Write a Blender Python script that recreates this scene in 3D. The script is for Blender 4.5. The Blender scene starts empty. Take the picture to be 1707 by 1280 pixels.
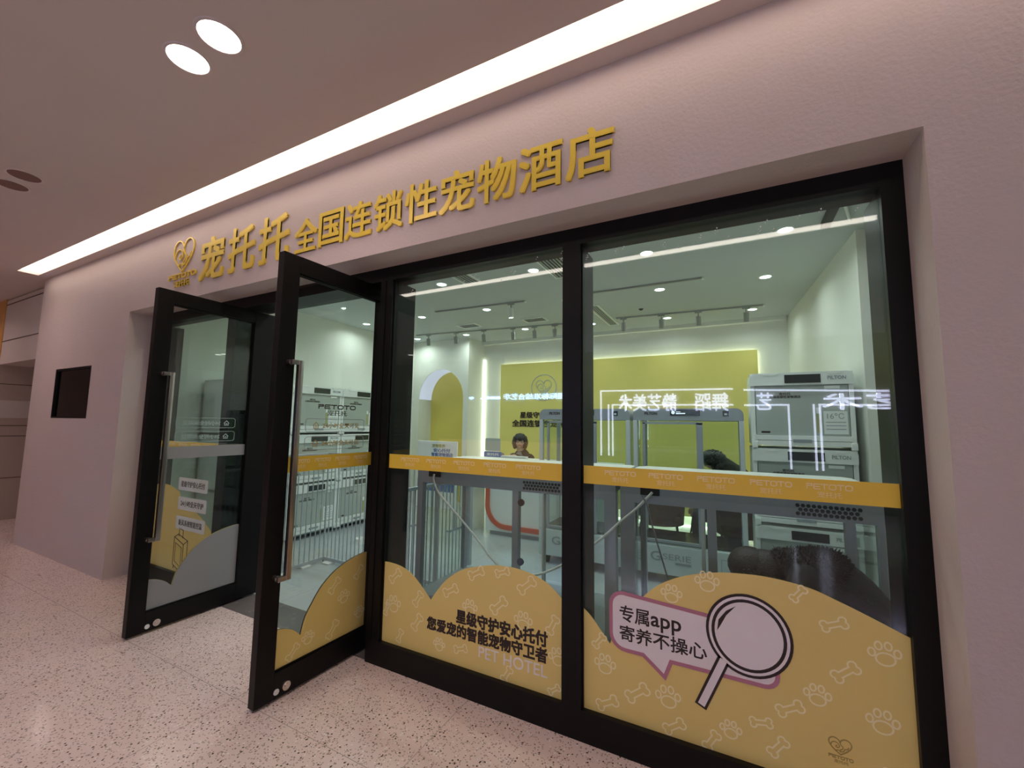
import bpy, bmesh, math, random
from mathutils import Vector, Matrix
S = bpy.context.scene
COL = S.collection
PI = math.pi
random.seed(7)

# ------------------------------------------------------------------ camera, view, world, large lights
S.view_settings.view_transform = 'Standard'
S.view_settings.look = 'None'
S.view_settings.exposure = 0.0
S.view_settings.gamma = 1.0
S.view_settings.use_curve_mapping = False
S.cycles.transparent_max_bounces = 32
S.cycles.max_bounces = 9
S.cycles.diffuse_bounces = 5
S.cycles.glossy_bounces = 5
S.cycles.sample_clamp_indirect = 40.0
S.cycles.use_denoising = True
CAM = (5.6417, -2.014, 1.6139); YAW, PIT, ROL, FPX = 0.4786, 0.0959, 0.0144, 700.89
fwd = Vector((-math.sin(YAW)*math.cos(PIT), math.cos(YAW)*math.cos(PIT), math.sin(PIT)))
rgt = Vector((math.cos(YAW), math.sin(YAW), 0)); upv = rgt.cross(fwd)
r2 = rgt*math.cos(ROL)+upv*math.sin(ROL); u2 = -rgt*math.sin(ROL)+upv*math.cos(ROL)
cam = bpy.data.objects.new('camera', bpy.data.cameras.new('camera'))
cam.data.sensor_width = 36.0; cam.data.lens = FPX/1707*36.0; cam.data.clip_start = 0.02
cam.matrix_world = Matrix(((r2.x, u2.x, -fwd.x, CAM[0]), (r2.y, u2.y, -fwd.y, CAM[1]), (r2.z, u2.z, -fwd.z, CAM[2]), (0, 0, 0, 1)))
COL.objects.link(cam); S.camera = cam
W = bpy.data.worlds.new('world'); S.world = W; W.use_nodes = True
W.node_tree.nodes['Background'].inputs[0].default_value = (0.02, 0.02, 0.02, 1)

WARM = (1.0, 0.75, 0.69)      # mall corridor lamps
COOL = (0.93, 1.0, 0.97)      # shop lamps
SLOT_STRENGTH, SLOT2_STRENGTH = 3.5, 10.0
HALL_W, SHOP_W = 7.8, 4.7
HALL_Z, SHOP_Z = 3.488, 3.34

def lamp(parent, watts, color, size=0.14, spread=PI, z=-0.012):
    l = bpy.data.lights.new('lamp_light', 'AREA'); l.shape = 'DISK'; l.size = size; l.energy = watts; l.color = color
    l.spread = spread
    o = bpy.data.objects.new('lamp_light', l); COL.objects.link(o); o.parent = parent; o.location = (0, 0, z)
    return o

# corridor downlights that are lit: pairs, along the corridor ceiling
HALL_PAIRS = [(3.33, -1.006), (-2.0, -1.006), (-4.6, -1.006),
              (-7.2, -1.006), (-4.6, -4.2), (-7.2, -4.2), (-2.0, -6.4)]
SHOP_DOWN = [(6.12, 2.2), (4.95, 2.2), (3.73, 2.15), (2.5, 2.1), (6.05, 3.46), (4.9, 3.43), (3.68, 3.38), (2.42, 3.33), (1.22, 3.28), (0.0, 3.26),
             (5.98, 4.93), (4.8, 4.95), (3.6, 4.85), (2.39, 4.74), (1.13, 4.72), (-0.03, 4.66), (1.25, 2.1), (6.12, .98), (4.95, .98), (3.73, .98), (2.5, .98), (1.25, .98)]

# ------------------------------------------------------------------ materials
def nn(nt, t, **kw):
    n = nt.nodes.new(t)
    for k, v in kw.items():
        if k in n.inputs: n.inputs[k].default_value = v
        else: setattr(n, k, v)
    return n
MATS = {}
def mat(name, col, rough=0.5, metal=0.0, emit=None, estr=1.0, bump=0.0, bscale=40.0, spec=None, coat=0.0, var=0.0, vscale=3.0):
    m = bpy.data.materials.new(name); m.use_nodes = True; nt = m.node_tree; b = nt.nodes['Principled BSDF']
    b.inputs['Base Color'].default_value = (*col, 1); b.inputs['Roughness'].default_value = rough; b.inputs['Metallic'].default_value = metal
    if spec is not None: b.inputs['Specular IOR Level'].default_value = spec
    if coat: b.inputs['Coat Weight'].default_value = coat; b.inputs['Coat Roughness'].default_value = 0.08
    if emit: b.inputs['Emission Color'].default_value = (*emit, 1); b.inputs['Emission Strength'].default_value = estr
    tc = nn(nt, 'ShaderNodeTexCoord')
    if bump:
        no = nn(nt, 'ShaderNodeTexNoise', Scale=bscale, Detail=5.0); nt.links.new(tc.outputs['Object'], no.inputs['Vector'])
        bp = nn(nt, 'ShaderNodeBump', Strength=bump, Distance=0.01); nt.links.new(no.outputs['Fac'], bp.inputs['Height'])
        nt.links.new(bp.outputs['Normal'], b.inputs['Normal'])
    if var:
        no = nn(nt, 'ShaderNodeTexNoise', Scale=vscale, Detail=6.0, Roughness=0.65); nt.links.new(tc.outputs['Object'], no.inputs['Vector'])
        mx = nn(nt, 'ShaderNodeMix', data_type='RGBA'); nt.links.new(no.outputs['Fac'], mx.inputs[0])
        mx.inputs[6].default_value = (*[c*(1-var) for c in col], 1); mx.inputs[7].default_value = (*[min(1, c*(1+var)) for c in col], 1)
        nt.links.new(mx.outputs[2], b.inputs['Base Color'])
    MATS[name] = m; return m
def glassmat(name, tint, f0=0.045, rough=0.0, gain=0.96):
    m = bpy.data.materials.new(name); m.use_nodes = True; nt = m.node_tree; nt.nodes.clear()
    out = nn(nt, 'ShaderNodeOutputMaterial'); mix = nn(nt, 'ShaderNodeMixShader')
    tr = nn(nt, 'ShaderNodeBsdfTransparent'); tr.inputs[0].default_value = (*tint, 1)
    gl = nn(nt, 'ShaderNodeBsdfGlossy'); gl.inputs['Roughness'].default_value = rough
    ge = nn(nt, 'ShaderNodeNewGeometry'); dt = nn(nt, 'ShaderNodeVectorMath', operation='DOT_PRODUCT')
    L = nt.links.new
    L(ge.outputs['Incoming'], dt.inputs[0]); L(ge.outputs['Normal'], dt.inputs[1])
    ab = nn(nt, 'ShaderNodeMath', operation='ABSOLUTE'); L(dt.outputs['Value'], ab.inputs[0])
    om = nn(nt, 'ShaderNodeMath', operation='SUBTRACT'); om.inputs[0].default_value = 1; L(ab.outputs[0], om.inputs[1])
    pw = nn(nt, 'ShaderNodeMath', operation='POWER'); L(om.outputs[0], pw.inputs[0]); pw.inputs[1].default_value = 5
    ml = nn(nt, 'ShaderNodeMath', operation='MULTIPLY_ADD'); L(pw.outputs[0], ml.inputs[0]); ml.inputs[1].default_value = gain; ml.inputs[2].default_value = f0
    L(ml.outputs[0], mix.inputs[0]); L(tr.outputs[0], mix.inputs[1]); L(gl.outputs[0], mix.inputs[2]); L(mix.outputs[0], out.inputs[0])
    MATS[name] = m; return m
def terrazzo(name, base, speck, density, rough, joint=None, var=0.06):
    m = bpy.data.materials.new(name); m.use_nodes = True; nt = m.node_tree; b = nt.nodes['Principled BSDF']; L = nt.links.new
    tc = nn(nt, 'ShaderNodeTexCoord')
    n1 = nn(nt, 'ShaderNodeTexNoise', Scale=2.2, Detail=5.0); L(tc.outputs['Object'], n1.inputs['Vector'])
    mx = nn(nt, 'ShaderNodeMix', data_type='RGBA'); L(n1.outputs['Fac'], mx.inputs[0])
    mx.inputs[6].default_value = (*[c*(1-var) for c in base], 1); mx.inputs[7].default_value = (*[min(1, c*(1+var)) for c in base], 1)
    last = mx
    for sc, thr, rnd, c in density:
        v = nn(nt, 'ShaderNodeTexVoronoi', Scale=sc); L(tc.outputs['Object'], v.inputs['Vector'])
        lt = nn(nt, 'ShaderNodeMath', operation='LESS_THAN'); L(v.outputs['Distance'], lt.inputs[0]); lt.inputs[1].default_value = thr
        sp = nn(nt, 'ShaderNodeSeparateColor'); L(v.outputs['Color'], sp.inputs[0])
        l2 = nn(nt, 'ShaderNodeMath', operation='LESS_THAN'); L(sp.outputs[0], l2.inputs[0]); l2.inputs[1].default_value = rnd
        mu = nn(nt, 'ShaderNodeMath', operation='MULTIPLY'); L(lt.outputs[0], mu.inputs[0]); L(l2.outputs[0], mu.inputs[1])
        m2 = nn(nt, 'ShaderNodeMix', data_type='RGBA'); L(mu.outputs[0], m2.inputs[0]); L(last.outputs[2], m2.inputs[6]); m2.inputs[7].default_value = (*c, 1)
        last = m2
    if joint:
        sx = nn(nt, 'ShaderNodeSeparateXYZ'); L(tc.outputs['Object'], sx.inputs[0])
        for ax, off, per, wd in joint:
            a = nn(nt, 'ShaderNodeMath', operation='ADD'); L(sx.outputs[ax], a.inputs[0]); a.inputs[1].default_value = 100*per-off
            md = nn(nt, 'ShaderNodeMath', operation='MODULO'); L(a.outputs[0], md.inputs[0]); md.inputs[1].default_value = per
            lt = nn(nt, 'ShaderNodeMath', operation='LESS_THAN'); L(md.outputs[0], lt.inputs[0]); lt.inputs[1].default_value = wd
            m2 = nn(nt, 'ShaderNodeMix', data_type='RGBA'); L(lt.outputs[0], m2.inputs[0]); L(last.outputs[2], m2.inputs[6]); m2.inputs[7].default_value = (*[c*0.55 for c in base], 1)
            last = m2
    L(last.outputs[2], b.inputs['Base Color']); b.inputs['Roughness'].default_value = rough
    MATS[name] = m; return m

mat('plaster', (0.58, 0.49, 0.465), 0.75, bump=0.25, bscale=55, var=0.05, vscale=1.6)
mat('ceiling_paint', (0.66, 0.58, 0.55), 0.85, var=0.03, vscale=1.0)
mat('panel_clad', (0.46, 0.36, 0.30), 0.5, var=0.06, vscale=2)
mat('panel_light', (0.62, 0.54, 0.49), 0.5, var=0.05, vscale=2)
mat('orange_clad', (0.62, 0.30, 0.07), 0.45, var=0.1)
mat('joint_dark', (0.10, 0.06, 0.05), 0.6)
terrazzo('terrazzo', (0.77, 0.62, 0.575), None, [(75, 0.40, 0.30, (0.46, 0.36, 0.32)), (48, 0.24, 0.34, (0.09, 0.065, 0.055)), (110, 0.33, 0.22, (0.20, 0.15, 0.13)), (60, 0.30, 0.2, (0.86, 0.80, 0.76))], 0.14,
         [(0, 0.62, 1.2, 0.004), (1, -0.42, 1.2, 0.004)])
terrazzo('shop_tile', (0.48, 0.51, 0.53), None, [(14, 0.30, 0.35, (0.45, 0.48, 0.50))], 0.22, [(0, 0.2, 0.9, 0.003), (1, 0.35, 0.9, 0.003)], 0.10)
terrazzo('dark_stone', (0.16, 0.14, 0.135), None, [(22, 0.35, 0.4, (0.22, 0.19, 0.18))], 0.25, None, 0.3)
mat('shop_wall', (0.79, 0.80, 0.735), 0.7, bump=0.1, bscale=70)
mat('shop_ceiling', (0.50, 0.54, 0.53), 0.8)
mat('yellow_panel', (0.80, 0.70, 0.20), 0.5)
mat('yellow_niche', (0.74, 0.62, 0.14), 0.5)
mat('frame_black', (0.005, 0.0045, 0.005), 0.42, spec=0.22)
mat('rubber', (0.015, 0.015, 0.016), 0.6)
mat('steel', (0.46, 0.42, 0.40), 0.28, 1.0)
mat('chrome', (0.75, 0.72, 0.70), 0.12, 1.0)
glassmat('shop_glass', (0.90, 0.955, 0.935), 0.045)
glassmat('cabin_glass', (0.93, 0.97, 0.96), 0.03)
glassmat('dark_glass', (0.05, 0.05, 0.055), 0.06)
mat('film_yellow', (0.82, 0.64, 0.21), 0.45, var=0.03)
mat('film_back', (0.27, 0.275, 0.28), 0.6)
mat('film_print', (0.95, 0.84, 0.50), 0.5)
mat('band_yellow', (0.84, 0.57, 0.055), 0.4)
mat('band_print', (0.92, 0.74, 0.42), 0.5)
mat('ink', (0.025, 0.012, 0.012), 0.5)
mat('ink_gold', (0.42, 0.30, 0.08), 0.5)
mat('ink_pale', (0.92, 0.84, 0.77), 0.5)
mat('bubble_fill', (0.86, 0.80, 0.81), 0.5)
mat('bubble_edge', (0.50, 0.20, 0.28), 0.5)
mat('label_white', (0.85, 0.85, 0.83), 0.5)
mat('gold', (0.85, 0.62, 0.07), 0.35, 0.1, coat=0.3)
mat('gold_side', (0.55, 0.36, 0.05), 0.4, 0.2)
mat('lamp_white', (0.9, 0.9, 0.9), 0.4, emit=(1.0, 0.90, 0.84), estr=9.0)
mat('lamp_cool', (0.9, 0.9, 0.9), 0.4, emit=(0.86, 1.0, 0.97), estr=9.0)
mat('lamp_off', (0.22, 0.12, 0.11), 0.25)
mat('lamp_ring', (0.68, 0.60, 0.58), 0.4)
mat('slot_light', (0.9, 0.9, 0.9), 0.5, emit=(1.0, 0.84, 0.70), estr=SLOT_STRENGTH)
mat('slot_light_bright', (0.9, 0.9, 0.9), 0.5, emit=(1.0, 0.86, 0.76), estr=SLOT2_STRENGTH)
mat('led', (0.9, 0.9, 0.9), 0.5, emit=(1.0, 1.0, 0.74), estr=3.5)
mat('led_arch', (0.5, 0.5, 0.6), 0.5, emit=(0.74, 0.78, 1.0), estr=0.62)
mat('neon_blue', (0.6, 0.8, 1), 0.5, emit=(0.50, 0.72, 1.0), estr=13.0)
mat('neon_white', (0.9, 0.9, 1), 0.5, emit=(0.74, 0.76, 1.0), estr=9.0)
mat('warm_window', (0.5, 0.3, 0.15), 0.6, emit=(1.0, 0.55, 0.25), estr=0.9)
mat('hall_facade', (0.22, 0.19, 0.18), 0.5)
mat('cabin_grey', (0.34, 0.37, 0.42), 0.35)
mat('cabin_pale', (0.62, 0.68, 0.70), 0.4)
mat('cabin_white', (0.85, 0.88, 0.84), 0.35)
mat('kennel_white', (0.88, 0.92, 0.91), 0.4)
mat('kennel_door', (0.46, 0.51, 0.48), 0.18)
mat('screen_dark', (0.035, 0.042, 0.045), 0.15)
mat('screen_glyph', (0.8, 0.85, 0.9), 0.4, emit=(0.75, 0.85, 1), estr=0.8)
mat('fence_paint', (0.46, 0.51, 0.56), 0.4)
mat('counter_white', (0.80, 0.84, 0.83), 0.4)
mat('counter_red', (0.62, 0.10, 0.05), 0.4)
mat('chair_brown', (0.20, 0.095, 0.06), 0.55, bump=0.1)
mat('chair_dark', (0.055, 0.035, 0.03), 0.6)
mat('skin', (0.62, 0.42, 0.33), 0.5)
mat('hair', (0.016, 0.013, 0.012), 0.45, bump=0.5, bscale=120)
mat('jacket_dark', (0.010, 0.011, 0.013), 0.8, bump=0.4, bscale=30)
mat('jacket_brown', (0.035, 0.03, 0.028), 0.75, bump=0.5, bscale=26)
mat('shirt_grey', (0.20, 0.21, 0.20), 0.8)
mat('fur', (0.020, 0.018, 0.017), 0.95)
mat('trousers', (0.02, 0.022, 0.03), 0.8)
mat('paper', (0.85, 0.86, 0.84), 0.6)
mat('poster_blue', (0.10, 0.20, 0.45), 0.5)
mat('poster_olive', (0.42, 0.42, 0.16), 0.5)
mat('cable_white', (0.75, 0.78, 0.76), 0.45)
mat('cable_grey', (0.20, 0.21, 0.22), 0.5)
mat('vent_metal', (0.42, 0.45, 0.43), 0.5)
mat('vent_dark', (0.03, 0.034, 0.034), 0.6)
mat('spot_body', (0.38, 0.40, 0.38), 0.45)
mat('suitcase', (0.72, 0.50, 0.14), 0.5)

# ------------------------------------------------------------------ mesh helpers
class B:
    def __init__(s): s.bm = bmesh.new()
    def box(s, x0, x1, y0, y1, z0, z1, bev=0.0):
        g = bmesh.ops.create_cube(s.bm, size=1.0)['verts']
        for v in g: v.co = Vector((x0+(v.co.x+.5)*(x1-x0), y0+(v.co.y+.5)*(y1-y0), z0+(v.co.z+.5)*(z1-z0)))
        if bev:
            es = list({e for v in g for e in v.link_edges})
            bmesh.ops.bevel(s.bm, geom=es, offset=bev, segments=2, affect='EDGES', profile=0.6)
        return s
    def ring(s, c, d, rx, ry=None, seg=14, ref=None):
        ry = rx if ry is None else ry
        d = Vector(d).normalized(); ref = Vector(ref) if ref else (Vector((0, 0, 1)) if abs(d.z) < .9 else Vector((1, 0, 0)))
        a = d.cross(ref).normalized(); b = d.cross(a).normalized()
        return [s.bm.verts.new(Vector(c)+a*rx*math.cos(2*PI*i/seg)+b*ry*math.sin(2*PI*i/seg)) for i in range(seg)]
    def bridge(s, r0, r1):
        n = len(r0)
        for i in range(n): s.bm.faces.new((r0[i], r0[(i+1) % n], r1[(i+1) % n], r1[i]))
    def cyl(s, p0, p1, r, r1=None, seg=16, cap=True):
        d = Vector(p1)-Vector(p0); a = s.ring(p0, d, r, seg=seg); b = s.ring(p1, d, r if r1 is None else r1, seg=seg)
        s.bridge(a, b)
        if cap: s.bm.faces.new(a[::-1]); s.bm.faces.new(b)
        return s
    def tube(s, pts, r, seg=10):
        pts = [Vector(p) for p in pts]; rs = []
        for i, p in enumerate(pts):
            d = (pts[min(i+1, len(pts)-1)]-pts[max(i-1, 0)])
            rr = r[i] if isinstance(r, (list, tuple)) else r
            rs.append(s.ring(p, d, rr, seg=seg, ref=(0.13, 0.31, 0.94)))
        for a, b in zip(rs, rs[1:]): s.bridge(a, b)
        s.bm.faces.new(rs[0][::-1]); s.bm.faces.new(rs[-1]); return s
    def ball(s, c, rx, ry=None, rz=None, seg=18):
        ry, rz = ry or rx, rz or ry or rx; n = max(6, seg//2); V = s.bm.verts.new
        top = V((c[0], c[1], c[2]+rz)); bot = V((c[0], c[1], c[2]-rz)); rows = []
        for j in range(1, n):
            a = PI*j/n; rows.append([V((c[0]+rx*math.sin(a)*math.cos(2*PI*i/seg), c[1]+ry*math.sin(a)*math.sin(2*PI*i/seg), c[2]+rz*math.cos(a))) for i in range(seg)])
        for i in range(seg):
            k = (i+1) % seg; s.bm.faces.new((top, rows[0][i], rows[0][k])); s.bm.faces.new((bot, rows[-1][k], rows[-1][i]))
            for p, q in zip(rows, rows[1:]): s.bm.faces.new((p[i], q[i], q[k], p[k]))
        return s
    def cap(s, p0, r0, p1, r1):
        p0, p1 = Vector(p0), Vector(p1); n = 7
        for i in range(n+1):
            t = i/n; s.ball(p0.lerp(p1, t), r0+(r1-r0)*t, seg=12)
        s.cyl(p0, p1, r0, r1, 14); return s
    def prism(s, pts, f, t):
        a = [s.bm.verts.new(f(u, v, 0)) for u, v in pts]; b = [s.bm.verts.new(f(u, v, t)) for u, v in pts]
        s.bm.faces.new(a[::-1]); s.bm.faces.new(b); s.bridge(a, b); return s
    def stroke(s, pts, w, f, t, closed=False):
        P = []
        for p in pts:
            q = Vector((p[0], p[1]))
            if not P or (q-P[-1]).length > 1e-5: P.append(q)
        if closed and (P[0]-P[-1]).length < 1e-5: P.pop()
        n = len(P); rows = []
        for i, p in enumerate(P):
            a = P[i-1] if (i or closed) else None; c = P[(i+1) % n] if (i < n-1 or closed) else None
            d0 = (p-a).normalized() if a is not None else None; d1 = (c-p).normalized() if c is not None else None
            if d0 is None: d0 = d1; p = p-d1*w*.4
            elif d1 is None: d1 = d0; p = p+d0*w*.4
            n0, n1 = Vector((-d0.y, d0.x)), Vector((-d1.y, d1.x)); m = n0+n1
            m = m.normalized() if m.length > 1e-4 else n0
            h = m*(w/2/max(.45, m.dot(n0))); A, C = p+h, p-h
            rows.append([s.bm.verts.new(f(A.x, A.y, 0)), s.bm.verts.new(f(A.x, A.y, t)), s.bm.verts.new(f(C.x, C.y, t)), s.bm.verts.new(f(C.x, C.y, 0))])
        for i in range(n if closed else n-1):
            r0, r1 = rows[i], rows[(i+1) % n]
            for k in range(4): s.bm.faces.new((r0[k], r0[(k+1) % 4], r1[(k+1) % 4], r1[k]))
        if not closed: s.bm.faces.new(rows[0][::-1]); s.bm.faces.new(rows[-1])
        return s
    def text(s, txt, box, f, t, weight=0.0, keep=False):
        me = text_mesh(txt, 0.0); x0, x1, y0, y1 = box
        xs = [v.co.x for v in me.vertices]; ys = [v.co.y for v in me.vertices]
        ax, bx, ay, by = min(xs), max(xs), min(ys), max(ys)
        kx = (x1-x0)/(bx-ax); ky = (y1-y0)/(by-ay)
        vs = [s.bm.verts.new(f(x0+(v.co.x-ax)*kx, y0+(v.co.y-ay)*ky, (v.co.z+.5)*t)) for v in me.vertices]
        for p in me.polygons:
            try: s.bm.faces.new([vs[i] for i in p.vertices])
            except ValueError: pass
        if weight >= 0.01 and not keep:
            r = weight*min(kx, ky)
            for k in range(4):
                a = PI*k/2+PI/4; e = t*.03*(1+k); dx, dy = r*math.cos(a), r*math.sin(a)
                s.text(txt, (x0+dx, x1+dx, y0+dy, y1+dy), lambda u, v, w: f(u, v, w-e), t, weight, True)
        return s
    def mesh(s, name, mats, smooth=None):
        bmesh.ops.recalc_face_normals(s.bm, faces=s.bm.faces[:])
        me = bpy.data.meshes.new(name); s.bm.to_mesh(me); s.bm.free()
        me.materials.append(MATS[mats])
        if smooth is not None:
            for p in me.polygons: p.use_smooth = True
            try: me.set_sharp_from_angle(angle=math.radians(smooth))
            except Exception: pass
        return me
TMP = bpy.data.scenes.new('workshop')
def evaluated(o):
    TMP.collection.objects.link(o); vl = TMP.view_layers[0]; vl.update(); dg = vl.depsgraph
    me = bpy.data.meshes.new_from_object(o.evaluated_get(dg)); bpy.data.objects.remove(o); return me
_TX = {}
def text_mesh(txt, weight):
    if (txt, weight) in _TX: return _TX[(txt, weight)]
    cu = bpy.data.curves.new('lettering', 'FONT'); cu.body = txt; cu.size = 1.0; cu.offset = 0.0; cu.extrude = 0.5; cu.resolution_u = 3
    me = evaluated(bpy.data.objects.new('lettering', cu)); bpy.data.curves.remove(cu)
    _TX[(txt, weight)] = me; return me
def obj(name, b, m, parent=None, smooth=None, label=None):
    o = bpy.data.objects.new(name, b.mesh(name, m, smooth) if isinstance(b, B) else b); COL.objects.link(o)
    if parent: o.parent = parent
    if label: o['label'] = label
    return o
def empty(name, loc=(0, 0, 0), rz=0.0):
    o = bpy.data.objects.new(name, None); o.empty_display_size = 0.1; COL.objects.link(o); o.location = loc; o.rotation_euler = (0, 0, rz); return o
def tag(o, label, cat, group=None):
    o['label'] = label; o['category'] = cat
    if group: o['group'] = group
    return o
def thing(name, label, cat, loc=(0, 0, 0), rz=0.0, group=None): return tag(empty(name, loc, rz), label, cat, group)
def struct(o): o['kind'] = 'structure'; return o
def copy_tree(o, parent=None):
    c = o.copy(); COL.objects.link(c)
    if parent: c.parent = parent
    for ch in list(o.children): copy_tree(ch, c)
    return c
def FR(Y): return lambda u, v, w: Vector((u, Y-w, v))          # faces the corridor (-y)
def fused(b, vox, it=4, fac=0.5):
    me = bpy.data.meshes.new('f'); b.bm.to_mesh(me); b.bm.free(); o = bpy.data.objects.new('f', me)
    r = o.modifiers.new('r', 'REMESH'); r.mode = 'VOXEL'; r.voxel_size = vox
    sm = o.modifiers.new('s', 'SMOOTH'); sm.iterations = it; sm.factor = fac
    out = evaluated(o)
    for p in out.polygons: p.use_smooth = True
    return out
def with_mat(me, m): me.materials.clear(); me.materials.append(MATS[m]); return me
def arc(cx, cy, rx, ry, a0, a1, n=16): return [(cx+rx*math.cos(math.radians(a0+(a1-a0)*i/n)), cy+ry*math.sin(math.radians(a0+(a1-a0)*i/n))) for i in range(n+1)]
def rrect(x0, x1, y0, y1, r, n=5):
    return arc(x1-r, y1-r, r, r, 0, 90, n)+arc(x0+r, y1-r, r, r, 90, 180, n)+arc(x0+r, y0+r, r, r, 180, 270, n)+arc(x1-r, y0+r, r, r, 270, 360, n)
def spline(pts, n=6):
    out = []; P = [Vector((p[0], p[1])) for p in pts]; N = len(P)
    for i in range(N-1):
        a, b, c, d = P[max(i-1, 0)], P[i], P[i+1], P[min(i+2, N-1)]
        for k in range(n):
            t = k/n; q = 0.5*((2*b)+(c-a)*t+(2*a-5*b+4*c-d)*t*t+(3*b-a-3*c+d)*t**3); out.append((q.x, q.y))
    out.append((P[-1].x, P[-1].y)); return out

# ------------------------------------------------------------------ setting: corridor
OW, OH, FY0, FY1, GY = 6.32, 2.75, 0.22, 0.47, 0.252
b = B()
b.box(-2.60, -1.835, 0, 0.47, 0, HALL_Z); b.box(-0.80, 0, 0, 0.47, 0, HALL_Z)
b.box(-1.835, -0.80, 0, 0.47, 0, 1.612); b.box(-1.835, -0.80, 0, 0.47, 2.216, HALL_Z); b.box(-1.835, -0.80, 0.12, 0.47, 1.612, 2.216)
b.box(0, OW, 0, 0.47, OH, HALL_Z); b.box(OW, 11, 0, 0.47, 0, HALL_Z)
struct(obj('wall_front', b, 'plaster'))
b = B(); b.box(-12, 11, -8.0, 0.235, -0.12, 0); b.box(-12, -2.60, 0.235, 4.0, -0.12, 0); struct(obj('floor', b, 'terrazzo'))
b = B(); b.box(-2.60, 7.4, 0.235, 0.53, -0.12, 0.002); struct(obj('trim_1', b, 'dark_stone'))
b = B(); b.box(-2.60, 7.6, 0.53, 6.2, -0.12, 0.0); struct(obj('floor_interior', b, 'shop_tile'))
SL0, SL1, SLX = -0.301, -0.105, -2.435
b = B(); b.box(-12, 11, -8.0, SL0, HALL_Z, HALL_Z+0.1); b.box(-12, 11, SL1, 0.10, HALL_Z, HALL_Z+0.1); b.box(-12, SLX, SL0, SL1, HALL_Z, HALL_Z+0.1); b.box(-12, -2.60, 0.10, 4.0, HALL_Z, HALL_Z+0.1)
struct(obj('ceiling', b, 'ceiling_paint'))
t = thing('ceiling_light', 'long recessed light slot in the corridor ceiling above the shop sign', 'ceiling light', (4.28, -0.203, HALL_Z))
b = B(); b.box(SLX-4.28, 11-4.28, -0.098, 0.098, 0.035, 0.055); obj('diffuser', b, 'slot_light', t)
b = B(); b.box(SLX-4.28, 6.72, -0.098, -0.094, 0.0, 0.06); b.box(SLX-4.28, 6.72, 0.094, 0.098, 0.0, 0.06); b.box(SLX-4.28, SLX-4.276, -0.098, 0.098, 0, 0.06); obj('housing', b, 'lamp_ring', t)
t = thing('ceiling_light', 'second long ceiling light slot, overhead, mirrored as a white strip in the panes', 'ceiling light', (5.2, -2.1, HALL_Z))
b = B(); b.box(-3.8, 2.4, -.062, .062, -.006, .0); obj('diffuser', b, 'slot_light_bright', t)
b = B(); b.box(-3.81, 2.41, -.072, -.062, -.01, 0); b.box(-3.81, 2.41, .062, .072, -.01, 0); obj('housing', b, 'lamp_ring', t)
# far left passage: side wall of brown boards, bulkhead over it
b = B(); b.box(-4.80, -4.60, 0.12, 4.0, 0, HALL_Z-.02); b.box(-12, -4.80, 0.12, 0.30, 0, 2.44)
w = struct(obj('wall_left', b, 'panel_clad'))
b = B()
for z in (0.655, 1.315, 1.48, 2.14): b.box(-4.604, -4.597, 0.13, 4.0, z-0.006, z+0.006)
obj('joint', b, 'joint_dark', w)
b = B(); b.box(-12, -4.60, 0.10, 0.118, 2.44, HALL_Z); struct(obj('wall_orange', b, 'orange_clad'))
b = B(); b.box(-4.598, -2.60, 0.11, 0.45, 2.44, HALL_Z-0.02); w = struct(obj('wall_bulkhead', b, 'panel_light'))
b = B(); b.box(-4.596, -2.60, 0.104, 0.112, 2.80, 2.812); b.box(-4.596, -2.60, 0.104, 0.112, 3.39, 3.402); obj('joint', b, 'joint_dark', w)
b = B(); b.box(-4.7, -2.55, 3.9, 4.05, 0, HALL_Z); struct(obj('wall_passage', b, 'panel_clad'))
b = B(); b.box(-2.62, -2.50, 0.45, 4.0, 0, HALL_Z); struct(obj('wall_divider', b, 'plaster'))
t = tag(obj('notice_board', B().box(-4.60, -4.588, 0.13, 1.6, 1.60, 1.88, 0.003), 'panel_light'), 'pale blank notice strip on the brown board wall at far left', 'notice')
# across the corridor, behind the camera
b = B(); b.box(-12, 11, -8.0, -7.86, 2.0, HALL_Z); b.box(-12, 2.7, -8.0, -7.86, 0, 2.0); b.box(9.2, 11, -8, -7.86, 0, 2.0); b.box(5.72, 5.92, -8, -7.86, 0, 2.0); struct(obj('wall_opposite', b, 'hall_facade'))
b = B(); b.box(-12.1, -12, -8, 4, 0, HALL_Z); struct(obj('wall_far_left', b, 'panel_light'))
b = B(); b.box(11, 11.1, -8, 0.4, 0, HALL_Z); struct(obj('wall_far_right', b, 'panel_light'))
for i, (x0, x1) in enumerate(((2.7, 5.72), (5.92, 9.2))):
    b = B(); b.box(x0, x1, -7.97, -7.93, 0, 2.0); struct(obj('window_%d' % (4+i), b, 'screen_dark'))
def BK(Y): return lambda u, v, w: Vector((-u, Y+w, v))          # faces +y; u runs right for a reader who looks at it
def opp(name, label, txts, strokes=(), m='neon_white', grp=None):
    t = thing(name, label, 'sign', (0, -7.86, 0))
    if txts:
        b = B()
        for s, x0, x1, z0, z1 in txts: b.text(s, (-x1, -x0, z0, z1), BK(0.01), 0.03, 0.02)
        obj('lettering', b, m, t)
    if strokes:
        b = B()
        for pts in strokes: b.stroke([(-x, z) for x, z in pts], 0.035, BK(0.01), 0.03)
        obj('light_line', b, 'neon_white', t)
    return t
opp('lit_shop_sign', 'white lit sign across the corridor mirrored in the right pane, dance and art school', [('静艺美术', 3.23, 4.55, 1.98, 2.38), ('舞蹈', 4.95, 5.62, 1.98, 2.38)],
    [[(2.78, 0.9), (2.78, 2.48), (5.70, 2.46)], [(2.97, 0.9), (2.97, 2.13)], [(3.07, 0.9), (3.07, 2.13), (5.70, 2.11)]])
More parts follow.
